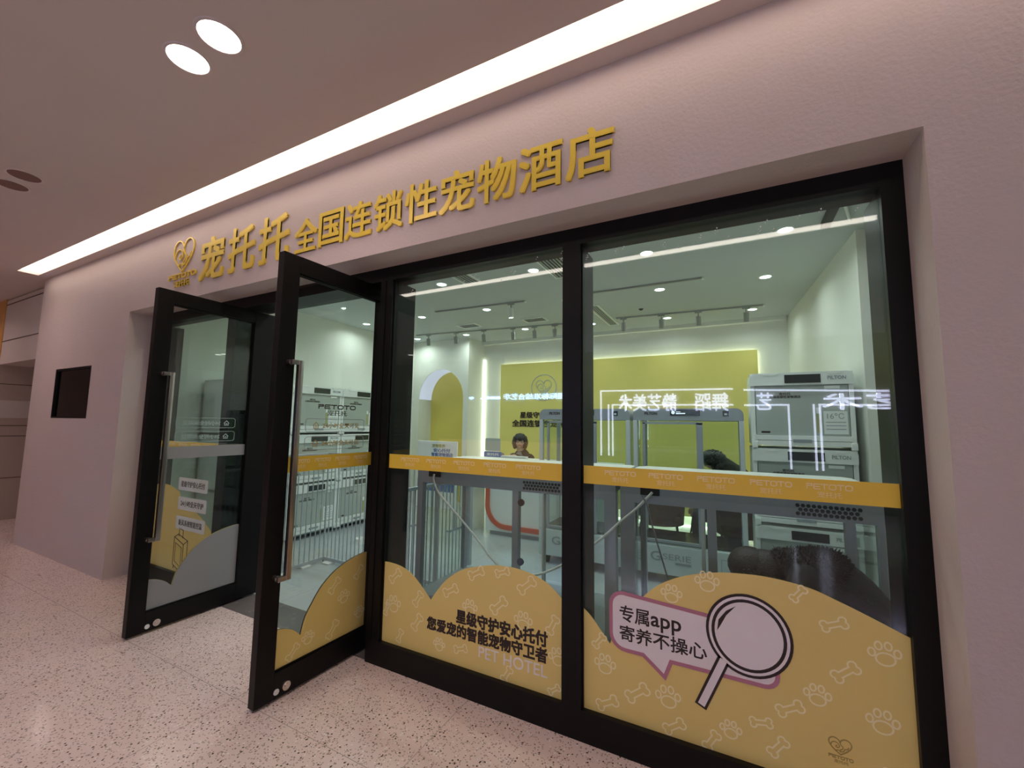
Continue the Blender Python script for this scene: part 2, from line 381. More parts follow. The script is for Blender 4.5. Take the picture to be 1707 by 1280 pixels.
opp('lit_shop_sign', 'white lit sign mirrored over the right kennel stack', [('艺', 6.16, 6.45, 2.0, 2.36), ('艺术', 7.3, 8.6, 2.0, 2.32)],
    [[(5.93, 2.43), (9.1, 2.33)], [(5.93, 2.10), (6.72, 2.10), (6.72, 0.8)], [(7.25, 0.8), (7.25, 2.10), (9.1, 2.07)], [(7.15, 0.8), (7.15, 2.10)]])
opp('lit_shop_sign', 'bluish lit sign across the corridor mirrored in the left pane', [('双语国际标准综合艺华', 0.0, 2.3, 2.30, 2.46), ('培训中心', -0.75, -0.1, 2.32, 2.40), ('学', -1.15, -1.0, 2.32, 2.4)], m='neon_blue')
t = tag(obj('lit_shop_window', B().box(-2.2, 2.2, -7.86, -7.83, 0.35, 1.15), 'warm_window'), 'dim orange lit shop window across the corridor, mirrored low in the glass', 'window')

# downlights of the corridor
def downlight(x, y, lens, label, ring='lamp_ring', z=HALL_Z, r=0.092, grp=None):
    t = thing('downlight', label, 'ceiling light', (x, y, z), 0, grp)
    b = B(); a0 = b.ring((0, 0, 0.004), (0, 0, 1), r+0.018, seg=28); a1 = b.ring((0, 0, -0.006), (0, 0, 1), r+0.012, seg=28); a2 = b.ring((0, 0, -0.006), (0, 0, 1), r, seg=28); a3 = b.ring((0, 0, 0.0), (0, 0, 1), r-0.004, seg=28)
    b.bridge(a0, a1); b.bridge(a1, a2); b.bridge(a2, a3); obj('trim_ring', b, ring, t, 40)
    b = B(); b.cyl((0, 0, -0.0035), (0, 0, 0.004), r-0.002, seg=28); obj('lens', b, lens, t)
    return t
dl0 = None
for (x, y) in HALL_PAIRS:
    for k, dx in enumerate((-0.1435, 0.1435)):
        lab = 'round corridor ceiling downlight, mirrored or behind the viewer'
        if (x, y) == (3.33, -1.006): lab = ['left lamp of the glowing downlight pair on the corridor ceiling', 'right lamp of the glowing downlight pair on the corridor ceiling'][k]
        d = downlight(x+dx, y, 'lamp_white', lab, grp='corridor downlights')
        lamp(d, HALL_W/2, WARM, 0.17, 2.6)
for k, dx in enumerate((-0.1435, 0.1435)):
    downlight(0.672+dx, -1.012, 'lamp_off', ['front lamp of the unlit downlight pair at the left edge', 'rear lamp of the unlit downlight pair at the left edge'][k], grp='corridor downlights')
ORD = ['nearest the right wall', 'second from the right wall', 'third from the right wall', 'fourth from the right wall', 'fifth from the right wall', 'nearest the left wall']
for (x, y) in SHOP_DOWN:
    rw = 'row behind the front panes' if y < 1.5 else 'front row' if y < 2.6 else 'middle row' if y < 4 else 'rear row'
    k = sorted([q[0] for q in SHOP_DOWN if abs(q[1]-y) < .5], reverse=True).index(x)
    d = downlight(x, y, 'lamp_cool', 'small shop downlight, %s, %s' % (ORD[k], rw), 'cabin_white', SHOP_Z, 0.058, 'shop downlights')
    lamp(d, SHOP_W, COOL, 0.11, 2.7)

# wall screen in the left pier
t = thing('wall_screen', 'dark glass display box sunk into the plaster wall left of the doors', 'screen', (-1.3175, 0.12, 1.612))
b = B(); b.box(-0.5175, -0.49, -0.12, 0, 0, 0.604); b.box(0.49, 0.5175, -0.12, 0, 0, 0.604); b.box(-0.49, 0.49, -0.12, 0, 0.58, 0.604); b.box(-0.49, 0.49, -0.12, 0, 0, 0.02); obj('bezel', b, 'frame_black', t)
b = B(); b.box(-0.49, 0.49, -0.03, 0.0, 0.02, 0.58); obj('screen', b, 'screen_dark', t)
b = B(); b.box(-0.49, 0.49, -0.098, -0.092, 0.02, 0.58); obj('glass', b, 'dark_glass', t)
b = B(); b.prism(rrect(-0.30, 0.02, 0.03, 0.12, 0.03), FR(-0.032), 0.004); obj('picture', b, 'chair_brown', t)

# ------------------------------------------------------------------ shop front frame and windows
b = B()
b.box(0, OW, FY0, 0.365, OH-0.099, OH); b.box(1.575, 3.385, 0.365, FY1+.03, OH-0.085, OH); b.box(0, 0.10, FY0, FY1, 0, OH-0.099); b.box(6.242, OW, FY0, FY1, 0, OH-0.099)
b.box(4.803, 4.91, FY0, FY1, 0, OH-0.099); b.box(3.385, 3.496, FY0, FY1, 0, OH-0.099); b.box(1.44, 1.575, FY0, FY1, 0, OH-0.099)
b.box(0.10, 1.44, FY0, FY1, 0, 0.151); b.box(3.496, 4.803, FY0, FY1, 0, 0.151); b.box(4.91, 6.242, FY0, FY1, 0, 0.151)
b.box(3.43, 3.437, FY0-0.006, FY0, 0.16, OH-0.1); b.box(3.496, 3.504, FY0+0.02, FY0+0.035, 0.151, OH-0.1); b.box(4.91, 4.918, FY0+0.02, FY0+0.035, 0.151, OH-0.1)
struct(obj('trim_2', b, 'frame_black'))

ZT = OH-0.099
def bone(cx, cy, L, ang):
    pts = []
    for qx, qy, a0, a1 in ((1, -1, 178, 408), (1, 1, -48, 182), (-1, 1, -2, 228), (-1, -1, 132, 362)): pts += arc(qx*L*.35, qy*L*.105, L*.135, L*.125, a0, a1, 9)
    ca, sa = math.cos(ang), math.sin(ang)
    return [[(cx+x*ca-y*sa, cy+x*sa+y*ca) for x, y in pts]]
def paw(cx, cy, r, ang):
    ca, sa = math.cos(ang), math.sin(ang)
    loops = [arc(0, -0.28*r, 0.52*r, 0.40*r, 0, 360, 14)]+[arc(x*r, y*r, 0.19*r, 0.26*r, 0, 360, 10) for x, y in ((-.68, .12), (-.26, .55), (.26, .55), (.68, .12))]
    return [[(cx+x*ca-y*sa, cy+x*sa+y*ca) for x, y in lp] for lp in loops]
PETOTO = [([(0, 0), (0, .62), (.62, .62), (.62, 1), (-.05, 1)], 0), ([(1.62, 1), (.95, 1), (.86, .9), (.86, .1), (.95, 0), (1.62, 0)], 0), ([(1.02, .5), (1.55, .5)], 0),
          ([(1.78, 1), (2.58, 1)], 0), ([(2.18, .80), (2.18, 0)], 0), (rrect(2.78, 3.58, 0, 1, .3, 3), 1), ([(3.74, 1), (4.54, 1)], 0), ([(4.14, .80), (4.14, 0)], 0), (rrect(4.74, 5.54, 0, 1, .3, 3), 1)]
def petoto(b, x0, x1, z0, z1, f, t, w):
    kx, kz = (x1-x0)/5.6, z1-z0
    for pts, cl in PETOTO: b.stroke([(x0+(x+.05)*kx, z0+z*kz) for x, z in pts], w, f, t, bool(cl))
    return b
def heart(b, cx, cz, wd, ht, f, t, w):
    def P(pts): return [(cx+x*wd, cz+y*ht) for x, y in pts]
    L = [(0, -.5), (-.22, -.3), (-.42, -.05), (-.5, .18), (-.46, .38), (-.33, .5), (-.18, .5), (-.06, .4), (0, .26)]
    b.stroke(P(spline(L, 4)), w, f, t); b.stroke(P(spline([(-x, y) for x, y in L], 4)), w, f, t)
    b.stroke(P(spline([(-.42, -.02), (-.36, .16), (-.22, .24), (-.08, .16), (-.03, 0), (-.12, -.1), (-.2, -.04), (-.14, .04)], 4)), w*.8, f, t)
    b.stroke(P(spline([(0, .26), (.04, .1), (.12, .02), (.1, -.12), (0, -.2), (.06, -.3), (.16, -.22), (.2, -.1), (.32, -.06), (.36, .06)], 4)), w*.8, f, t)
    b.stroke(P(spline([(-.2, -.3), (-.08, -.24), (0, -.34)], 4)), w*.8, f, t)
    return b
FT = 0.0015
def band(parent, x0, x1, z0, z1, f, centers, wl):
    b = B(); b.prism([(x0, z0), (x1, z0), (x1, z1), (x0, z1)], f, FT); o = obj('band', b, 'band_yellow', parent)
    b = B(); h = z1-z0
    for c in centers:
        petoto(b, c-wl/2, c+wl/2, z0+.57*h, z0+.78*h, lambda u, v, w: f(u, v, w+FT), 0.0008, 0.0045)
        b.text('宠托托', (c-wl*.27, c+wl*.27, z0+.20*h, z0+.46*h), lambda u, v, w: f(u, v, w+FT), 0.0008, 0.0)
    obj('lettering', b, 'band_print', o); return o
def film(parent, outline, f, prints, m='film_yellow'):
    b = B(); b.prism(outline, f, FT); o = obj('film', b, m, parent)
    if prints:
        b = B()
        for loops in prints:
            for lp in loops: b.stroke(lp, 0.0062, lambda u, v, w: f(u, v, w+FT), 0.0003, True)
        obj('print_pattern', b, 'film_print', o, label='pale outlined bones and paw prints')
    return o
def window(n, x0, x1):
    t = struct(empty('window_%d' % n, (0, 0, 0)))
    b = B(); b.box(x0, x1, GY, GY+0.010, 0.151, ZT); obj('glass', b, 'shop_glass', t)
    return t
FG = FR(GY-0.0005)
FG2 = FR(GY-0.0005-FT)
# left fixed pane
w1 = window(1, 0.10, 1.44)
up = spline([(0.10, 0.80), (0.22, 0.90), (0.40, 0.955), (0.60, 0.95), (0.78, 0.90)], 5)+spline([(0.80, 0.86), (0.95, 0.80), (1.15, 0.72), (1.30, 0.64), (1.44, 0.56)], 5)
fo = film(w1, [(0.10, 0.151), (1.44, 0.151)]+up[::-1], FG, [bone(.22, .4, .1, .6), paw(1.2, .3, .06, .2)])
for k, (s, z, x0, x1) in enumerate((('星级守护安心托付', 0.985, 0.77, 1.27), ('24小时全天守护', 0.80, 0.79, 1.27), ('新风系统智能控温', 0.615, 0.78, 1.27))):
    b = B(); b.prism(rrect(x0-.02, x1, z-.062, z+.062, .015), FG2, 0.001); o = obj('text_label', b, 'label_white', fo)
    b = B(); b.text(s, (x0+.03, x1-.05, z-.026, z+.030), FR(GY-0.0005-FT-.001), 0.0008, 0.02); obj('lettering', b, 'ink', o)
b = B(); FS_ = FR(GY-0.0005-FT); FS = lambda u, v, w: FS_(u, v*.86-.012, w)
b.stroke([(.76, .26), (.93, .19), (.93, .50), (.76, .56)], .008, FS, .001, True); b.stroke([(.93, .19), (1.0, .24), (1.0, .55), (.93, .50)], .008, FS, .001, True); b.stroke([(.76, .56), (.83, .60), (1.0, .55)], .008, FS, .001)
b.stroke([(.84, .58), (.84, .67), (.91, .65), (.91, .57)], .008, FS, .001); b.stroke([(.79, .30), (.90, .25), (.90, .46), (.79, .50)], .006, FS, .001, True); b.stroke([(.78, .25), (.78, .225)], .014, FS, .001); b.stroke([(.92, .19), (.92, .165)], .014, FS, .001)
obj('suitcase_drawing', b, 'ink', fo, label='outlined upright suitcase drawing')
band(w1, .10, 1.44, 1.2996, 1.396, FG, (.3, .53, .76, .99, 1.22), .155)
# middle pane
w2 = window(2, 3.496, 4.803)
upB = [(3.496, 0.665)]+spline([(3.50, .664), (3.555, .666), (3.651, .656), (3.741, .622), (3.818, .568), (3.904, .490)], 5)+spline([(3.906, .492), (3.954, .560), (4.03, .642), (4.141, .715), (4.27, .757), (4.39, .780), (4.513, .783), (4.628, .765), (4.719, .728), (4.803, .663)], 5)
prB = [bone(3.60, .585, .12, .75), bone(3.80, .475, .11, 1.0), paw(3.595, .40, .07, .1), bone(3.535, .36, .09, 1.2), bone(4.055, .575, .12, .5), bone(4.24, .71, .12, .5), bone(4.42, .745, .1, .35), paw(4.20, .50, .06, 0),
       bone(4.40, .555, .13, .75), bone(4.58, .70, .13, .7), paw(4.56, .50, .065, 0), bone(4.74, .52, .11, 1.1), bone(3.80, .33, .12, 1.0), bone(3.66, .215, .09, 1.2), paw(3.98, .235, .05, 0), bone(4.14, .25, .1, .3), paw(4.77, .36, .06, .2), bone(4.46, .19, .10, 1.0), bone(4.75, .19, .08, .6)]
fo = film(w2, [(3.496, .151), (4.803, .151)]+upB[::-1], FG, prB)
b = B(); b.text('星级守护安心托付', (4.105, 4.708, .397, .475), FG2, .001, .06); b.text('您爱宠的智能宠物守卫者', (3.882, 4.708, .312, .387), FG2, .001, .055); obj('lettering', b, 'ink', fo)
b = B(); b.text('PET HOTEL', (4.27, 4.71, .236, .300), FG2, .001, .012); obj('lettering', b, 'ink_pale', fo)
band(w2, 3.49, 4.803, 1.2996, 1.3962, FG, (3.69, 3.91, 4.13, 4.355, 4.58), .155)
# right pane
w3 = window(3, 4.91, 6.242)
upC = spline([(4.91, .652), (4.958, .613), (5.006, .558), (5.055, .500)], 5)+spline([(5.057, .502), (5.09, .575), (5.145, .661), (5.227, .765), (5.308, .838), (5.419, .896), (5.551, .934), (5.675, .949), (5.791, .950), (5.922, .932), (6.023, .896), (6.119, .857), (6.242, .803)], 5)
prC = [paw(5.52, .885, .06, .05), paw(5.36, .80, .055, 0), bone(5.88, .90, .08, .9), bone(5.0, .50, .09, .9), paw(5.03, .39, .062, 0), bone(5.19, .30, .13, .65), paw(5.335, .32, .065, .1), bone(5.04, .21, .12, .5), bone(5.36, .20, .11, .6), paw(5.60, .26, .05, 0), bone(5.52, .19, .1, 1.0),
       paw(6.16, .72, .06, .1), bone(6.03, .62, .11, .7), bone(5.83, .42, .11, .5), paw(6.14, .46, .06, 0), bone(5.78, .25, .10, .9), paw(6.16, .25, .06, .1), bone(6.0, .80, .1, .4), paw(5.93, .50, .055, 0), bone(5.72, .33, .09, .2)]
fo = film(w3, [(4.91, .151), (6.242, .151)]+upC[::-1], FG, prC)
bub = arc(5.125, .70, .062, .062, 180, 90, 6)+[(5.52, .735)]+arc(5.74, .675, .05, .05, 90, 0, 5)+arc(5.74, .535, .05, .05, 0, -90, 5)+[(5.352, .487), (5.322, .409), (5.222, .487)]+arc(5.135, .560, .072, .072, 270, 180, 6)
b = B(); b.prism(bub, FG2, .001); o = obj('speech_bubble', b, 'bubble_fill', fo)
b = B(); b.stroke(bub, .018, FR(GY-.0005-FT-.001), .0008, True); obj('outline', b, 'bubble_edge', o)
b = B(); F3 = FR(GY-.0005-FT-.001); b.text('专属', (5.108, 5.252, .626, .703), F3, .0008, .02); b.text('app', (5.262, 5.40, .612, .680), F3, .0008, .02); b.text('寄养不操心', (5.108, 5.51, .533, .606), F3, .0008, .02); obj('lettering', b, 'ink', o)
FM = FR(GY-.0005-FT-.002); FM2 = FR(GY-.0005-FT-.003)
MC = (5.682, .684)
b = B(); b.stroke([(5.580, .555), (5.486, .345)], .052, FM, .001); b.prism(arc(MC[0], MC[1], .172, .178, 0, 358, 48), FM, .001); o = obj('magnifier_drawing', b, 'ink', fo, label='black outlined magnifying glass drawing')
b = B(); b.stroke([(5.576, .545), (5.486, .345)], .030, FM2, .0006); b.prism(arc(MC[0], MC[1], .160, .166, 0, 358, 48), FM2, .0006); obj('rim', b, 'bubble_fill', o)
b = B(); b.stroke(arc(MC[0], MC[1], .142, .148, 0, 352, 44), .013, FR(GY-.0005-FT-.0036), .0006, True); b.prism([(MC[0]-.125, MC[1]-.005), (MC[0]-.118, MC[1]+.045), (MC[0]-.085, MC[1]+.09), (MC[0]-.045, MC[1]+.118), (MC[0]-.085, MC[1]+.07), (MC[0]-.108, MC[1]+.025)], FR(GY-.0005-FT-.0036), .0006); obj('lens_line', b, 'ink', o)
b = B(); F3 = FG2; heart(b, 5.998, .326, .075, .06, F3, .001, .0045); petoto(b, 5.958, 6.038, .279, .289, F3, .001, .003); b.text('宠托托', (5.975, 6.022, .262, .274), F3, .001, 0); obj('logo', b, 'ink_gold', fo)
band(w3, 4.905, 6.249, 1.2996, 1.3962, FG, (5.116, 5.343, 5.57, 5.795, 6.01), .16)

SPK = [(3.657, 2.558), (4.097, 2.559), (4.186, 2.591), (4.214, 2.558), (4.456, 2.58), (4.477, 2.565), (4.38, 2.525), (4.628, 2.631), (4.79, 2.639), (4.783, 2.593), (4.944, 2.586), (4.944, 2.575), (5.112, 2.594), (5.115, 2.58), (5.151, 2.6), (5.364, 2.583), (5.37, 2.572), (5.437, 2.553), (5.538, 2.588),
       (5.537, 2.575), (5.612, 2.61), (5.612, 2.595), (5.664, 2.556), (5.8, 2.577), (5.797, 2.556), (5.853, 2.556), (5.957, 2.598), (6.039, 2.611), (6.169, 2.586), (5.828, 2.603), (4.95, 2.60)]
for wnd, lo, hi in ((w2, 3.4, 4.85), (w3, 4.85, 6.3)):
    b = B()
    for x, z in SPK:
        if lo < x < hi:
            b.prism(arc(x, z, .0032, .0038, 0, 315, 7), FG, .001); b.prism(arc(x-.008, z-.011, .0022, .0026, 0, 315, 7), FG, .001)
    obj('glue_specks', b, 'label_white', wnd)

# ------------------------------------------------------------------ the two open door leaves
LW, LH, TH = 0.933, 2.654, 0.057
def door(n, sgn, y_out, hinge, rz, inner_seen):
    # closed leaf runs from the hinge along sgn*x; the outer face looks to -y
    t = struct(empty('door_%d' % n, (hinge[0], hinge[1], 0), rz))
    X = lambda u: sgn*u
    def bx(b, u0, u1, y0, y1, z0, z1, bev=0.0): a, c = sorted((X(u0), X(u1))); return b.box(a, c, y0, y1, z0, z1, bev)
    yo, yi = y_out, y_out+TH
    b = B(); bx(b, LW-.112, LW, yo, yi, .015, LH, .004); bx(b, -.05, .1535, yo, yi, .015, LH, .004); bx(b, .1535, LW-.112, yo, yi, LH-.108, LH, .002); bx(b, .1535, LW-.112, yo, yi, .015, .159, .002)
    for (y0, y1) in ((yo+.012, yo+.020), (yi-.020, yi-.012)):
        bx(b, .1535, LW-.112, y0, y1, .159, .168); bx(b, .1535, LW-.112, y0, y1, LH-.117, LH-.108)
    obj('frame', b, 'frame_black', t)
    ym = (yo+yi)/2
    b = B(); bx(b, .1535, LW-.112, ym-.005, ym+.005, .159, LH-.108); obj('glass', b, 'shop_glass', t)
    for side in (-1, 1):
        ys = yo if side < 0 else yi; b = B(); u = .862
        for z in (.705, 1.972): b.cyl((X(u), ys, z), (X(u), ys+side*.034, z), .017)
        ub = .815
        for z in (.705, 1.972): bx(b, ub-.014, u+.012, *sorted((ys+side*.034, ys+side*.060)), z-.014, z+.014, .002)
        bx(b, ub-.016, ub+.016, *sorted((ys+side*.032, ys+side*.062)), .692, 1.986, .003)
        obj('pull_handle', b, 'steel', t, 40)
        b = B(); b.cyl((X(.748), ys, .062), (X(.748), ys+side*.010, .062), .027, .025, 22); b.cyl((X(.748), ys+side*.010, .062), (X(.748), ys+side*.014, .062), .013, .013, 16); obj('lock_cylinder', b, 'chrome', t, 40)
        b = B(); b.cyl((X(.805), ys, .052), (X(.805), ys+side*.004, .052), .017, .016, 20); obj('lock_cover', b, 'paper', t, 40)
    f = lambda u, v, w: Vector((u, ym-.0055-w, v))
    us = [(X(.155), .675), (X(.20), .674), (X(.28), .662), (X(.36), .640), (X(.44), .605), (X(.52), .545), (X(.58), .470), (X(.63), .390), (X(.655), .298)]
    us2 = [(X(.657), .302), (X(.70), .345), (X(.75), .373), (X(.79), .386), (X(.8205), .390)]
    top = spline(us, 4)+spline(us2, 4); outl = [(X(.8205), .16), (X(.155), .16)]+top
    pr = [paw(X(.60), .26, .05, 0), bone(X(.42), .24, .12, .9), bone(X(.70), .22, .1, .8), paw(X(.34), .42, .055, .1), bone(X(.22), .55, .10, .9), bone(X(.42), .52, .11, .8), paw(X(.2), .27, .05, 0)]
    fo = film(t, outl, f, pr)
    b = B(); b.prism(outl, lambda u, v, w: Vector((u, ym+.0056+w, v)), .0008); obj('film_back', b, 'film_back', t, label='grey back of the film')
    a, c = sorted((X(.1545), X(.8205))); m = (a+c)/2
    band(t, a, c, 1.300, 1.396, f, [a+.10+k*.155 for k in range(4)], .115)
    b = B(); b.box(a, c, ym+.0056, ym+.0064, 1.300, 1.396); obj('band_back', b, 'film_back', t, label='pale back of the waist band')
    # door lettering: right leaf reads from x=-.62 to -.32
    o = (-.94 if sgn < 0 else 0.02)
    xl = [-.62, -.322]
    if not inner_seen:
        b = B(); petoto(b, xl[0], xl[1], 1.702, 1.726, f, .001, .007); b.text('宠托托', (xl[0]+.07, xl[1]-.07, 1.655, 1.690), f, .001, .012); obj('logo_lettering', b, 'ink', t)
    xr = [-.706, -.237] if sgn < 0 else [.25, .719]
    b = B(); b2 = B()
    for z0, z1 in ((1.548, 1.632), (1.432, 1.516)):
        b.stroke(rrect(xr[0], xr[1], z0, z1, .02), .0035, f, .001, True)
        b2.text('24小时全天可见', (xr[0]+.125, xr[1]-.045, z0+.022, z1-.024), f, .001, .02)
        hx = xr[0]+.075; zc = (z0+z1)/2
        b2.stroke([(hx-.022, zc-.002), (hx, zc+.020), (hx+.022, zc-.002)], .005, f, .001); b2.stroke([(hx-.016, zc), (hx-.016, zc-.020), (hx+.016, zc-.020), (hx+.016, zc)], .005, f, .001)
        b2.stroke(arc(hx, zc-.008, .006, .005, 0, 330, 8), .004, f, .001, True)
    obj('text_frame', b, 'cabin_pale' if inner_seen else 'cabin_grey', t); obj('slogan_lettering', b2, 'cabin_pale' if inner_seen else 'ink_gold', t)
    b = B()
    for z in (1.78, 1.36, 2.2): bx(b, -.068, -.045, yo+.01, yi-.01, z-.03, z+.03, .002)
    obj('hinge', b, 'rubber', t)
    return t
door(2, -1, 0.0, (3.2806, 0.4779), math.radians(88.32), False)
door(1, 1, -TH, (1.6514, 0.501), -math.radians(88.44), True)

# ------------------------------------------------------------------ gold sign characters over the opening
def sign_char(ch, x0, x1, z0, z1, label, wt):
    t = thing('sign_character', label, 'sign letter', ((x0+x1)/2, 0, z0), 0, 'gold sign characters')
    c = (x0+x1)/2
    b = B(); b.text(ch, (x0-c, x1-c, 0, z1-z0), lambda u, v, w: Vector((u, -0.003-w, v)), 0.011, wt); obj('character_body', b, 'gold', t)
BIG = [('宠', 1.345, 1.72, 'large gold 宠 right beside the heart emblem'), ('托', 1.80, 2.16, 'first large gold 托, between 宠 and the other 托'), ('托', 2.235, 2.605, 'second large gold 托, above the open right door leaf')]
for ch, x0, x1, lab in BIG: sign_char(ch, x0, x1, 2.885, 3.265, lab, .028)
SMALL = [('全', 'gold 全, first of the smaller characters'), ('国', 'smaller gold 国, square framed, between 全 and 连'), ('连', 'smaller gold 连 left of 锁'), ('锁', 'smaller gold 锁, middle of the long row'), ('性', 'smaller gold 性 right of 锁'),
         ('宠', 'smaller gold 宠 right of 性'), ('物', 'smaller gold 物 between 宠 and 酒'), ('酒', 'smaller gold 酒 beside the last character'), ('店', 'gold 店, last character at the right end of the sign')]
for i, (ch, lab) in enumerate(SMALL):
    x0 = 2.690+i*.2775; sign_char(ch, x0, x0+.250, 2.900, 3.155, lab, .026)
t = thing('sign_emblem', 'thin gold heart emblem with small lettering below, left end of the sign', 'sign', (1.03, 0, 2.88), 0)
b = B(); heart(b, 0.0, .30, .36, .31, lambda u, v, w: Vector((u, -.003-w, v)), .010, .011); obj('heart', b, 'gold', t)
b = B(); f = lambda u, v, w: Vector((u, -.002-w, v)); petoto(b, -.235, .245, .085, .125, f, .012, .012); b.text('宠托托', (-.12, .14, 0, .06), f, .012, .02); obj('lettering', b, 'gold', t)

# ------------------------------------------------------------------ shop shell
HZ = SHOP_Z
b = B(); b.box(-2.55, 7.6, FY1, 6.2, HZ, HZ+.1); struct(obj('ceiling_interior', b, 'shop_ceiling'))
def quad_wall(name, p0, p1, th, z0, z1, m):
    d = (Vector(p1)-Vector(p0)).normalized(); n = Vector((-d.y, d.x))*th
    b = B(); P = [Vector(p0), Vector(p1), Vector(p1)+n, Vector(p0)+n]
    lo = [b.bm.verts.new((q.x, q.y, z0)) for q in P]; hi = [b.bm.verts.new((q.x, q.y, z1)) for q in P]
    b.bm.faces.new(lo[::-1]); b.bm.faces.new(hi); b.bridge(lo, hi); return struct(obj(name, b, m))
quad_wall('wall_right', (6.47, 5.72), (6.66, 2.47), .12, 0, HZ, 'shop_wall')
b = B(); b.box(6.66, 7.5, 2.47, 2.6, 0, HZ); b.box(7.35, 7.5, 0.47, 2.47, 0, HZ); struct(obj('wall_return', b, 'shop_wall'))
b = B(); b.box(-0.52, -0.38, 0.47, 5.72, 0, HZ); struct(obj('wall_interior_left', b, 'shop_wall'))
b = B(); b.box(0.80, 6.7, 5.6, 5.72, 0, HZ); b.box(0.80, 6.45, 5.5, 5.6, HZ-.06, HZ); struct(obj('wall_back', b, 'shop_wall'))
# wall with the arched niche
NX0, NX1, NCX, NR, NZ, NY = -.40, 1.018, .343, .561, 2.12, 5.0
b = B()
for (x0, x1) in ((NX0, NCX-NR), (NCX+NR, NX1)): b.box(x0, x1, NY, NY+.6, 0, NZ)
cols = [(NX0, NZ)]+arc(NCX, NZ, NR, .61, 180, 0, 32)+[(NX1, NZ)]
for (xa, za), (xb, zb) in zip(cols, cols[1:]):
    if xb-xa < 1e-6: continue
    b.prism([(xa, za), (xb, zb), (xb, HZ), (xa, HZ)], lambda u, v, w: Vector((u, NY+w, v)), .6)
struct(obj('wall_niche', b, 'shop_wall'))
b = B(); b.box(NX0+.02, NX1-.02, NY+.42, NY+.5, 0, NZ+.64); struct(obj('wall_niche_back', b, 'yellow_niche'))
b = B(); P = arc(NCX, NZ, NR-.002, .608, 180, 20, 26)
for a, c in zip(P, P[1:]):
    n0 = Vector((NCX-a[0], NZ-a[1])).normalized()*.004; n1 = Vector((NCX-c[0], NZ-c[1])).normalized()*.004
    b.prism([a, c, (c[0]+n1.x, c[1]+n1.y), (a[0]+n0.x, a[1]+n0.y)], lambda u, v, w: Vector((u, NY+.01+w, v)), .40)
tag(obj('arch_light', b, 'led_arch'), 'glowing lilac white lining along the arch of the yellow niche', 'light')
tag(obj('light_strip', B().box(1.022, 1.06, 5.56, 5.60, 0.1, 2.97), 'led'), 'thin vertical light strip between arched niche and yellow panel', 'light strip')
# yellow back-lit feature panel
PX0, PX1, PZ0, PZ1, PY = 1.48, 6.05, .17, 2.835, 5.5
t = thing('feature_panel', 'large yellow panel with glowing edges on the back wall', 'wall panel', ((PX0+PX1)/2, PY, PZ0)); hx = (PX1-PX0)/2; hz = PZ1-PZ0
obj('board', B().box(-hx, hx, 0, .05, 0, hz), 'yellow_panel', t)
b = B(); b.box(-hx+.02, hx-.02, .052, .085, -.012, .0); b.box(-hx+.02, hx-.02, .052, .085, hz-.03, hz-.015); b.box(-hx+.012, -hx+.03, .052, .085, 0, hz-.02); b.box(hx-.03, hx-.012, .052, .085, 0, hz-.02); obj('edge_light', b, 'led', t)
f = lambda u, v, w: Vector((u-(PX0+PX1)/2, -w, v-PZ0))
b = B(); b.text('星级守护安心托付', (1.94, 3.05, 1.745, 1.865), f, .012, .03); b.text('全国连锁性宠物酒店', (1.765, 3.22, 1.575, 1.705), f, .012, .03); obj('lettering', b, 'ink', t)
b = B(); b.stroke(arc(2.44, 2.34, .26, .25, 0, 360, 30), .014, f, .008, True); heart(b, 2.44, 2.34, .32, .27, f, .008, .012); obj('emblem', b, 'kennel_door', t)
# skirt light at the foot of the back wall
tag(obj('floor_light_strip', B().box(1.5, 6.3, 5.50, 5.56, .002, .03), 'led'), 'bright light line along the floor under the yellow panel', 'light strip')

# ceiling: track lights, vents
def track(x0, x1, y0, y1, label):
    t = thing('track_rail', label, 'light rail', ((x0+x1)/2, (y0+y1)/2, HZ), math.atan2(y1-y0, x1-x0)); L = math.hypot(x1-x0, y1-y0)/2
    obj('rail', B().box(-L, L, -.018, .018, -.022, 0), 'spot_body', t); obj('end_cap', B().box(-L-.02, -L, -.02, .02, -.024, 0), 'cabin_white', t); obj('end_cap', B().box(L, L+.02, -.02, .02, -.024, 0), 'cabin_white', t)
track(1.65, 3.14, 3.10, 3.16, 'short ceiling light rail seen through the middle pane'); track(4.1, 5.4, 3.19, 3.18, 'thin empty ceiling rail seen through the right pane')
track(0.2, 3.2, 4.36, 4.62, 'long rear light rail seen through the middle pane'); track(4.07, 6.1, 4.62, 4.72, 'rear light rail with four spots seen through the right pane')
def spot(x, y, lab, lit=False):
    t = thing('track_spotlight', lab, 'spotlight', (x, y, HZ-.022), 0, 'spotlights on the rails')
    obj('adapter', B().box(-.05, .05, -.016, .016, -.02, 0, .003), 'spot_body', t); b = B(); b.cyl((0, 0, -.02), (0, 0, -.075), .009); obj('stem', b, 'spot_body', t)
    b = B(); b.cyl((0, -.01, -.07), (0, .01, -.20), .036, .036, 20); obj('lamp_head', b, 'cabin_white' if lit else 'spot_body', t, 40); b = B(); b.cyl((0, .0095, -.199), (0, .0105, -.203), .031, .031, 20); obj('lens', b, 'lamp_cool' if lit else 'kennel_door', t)
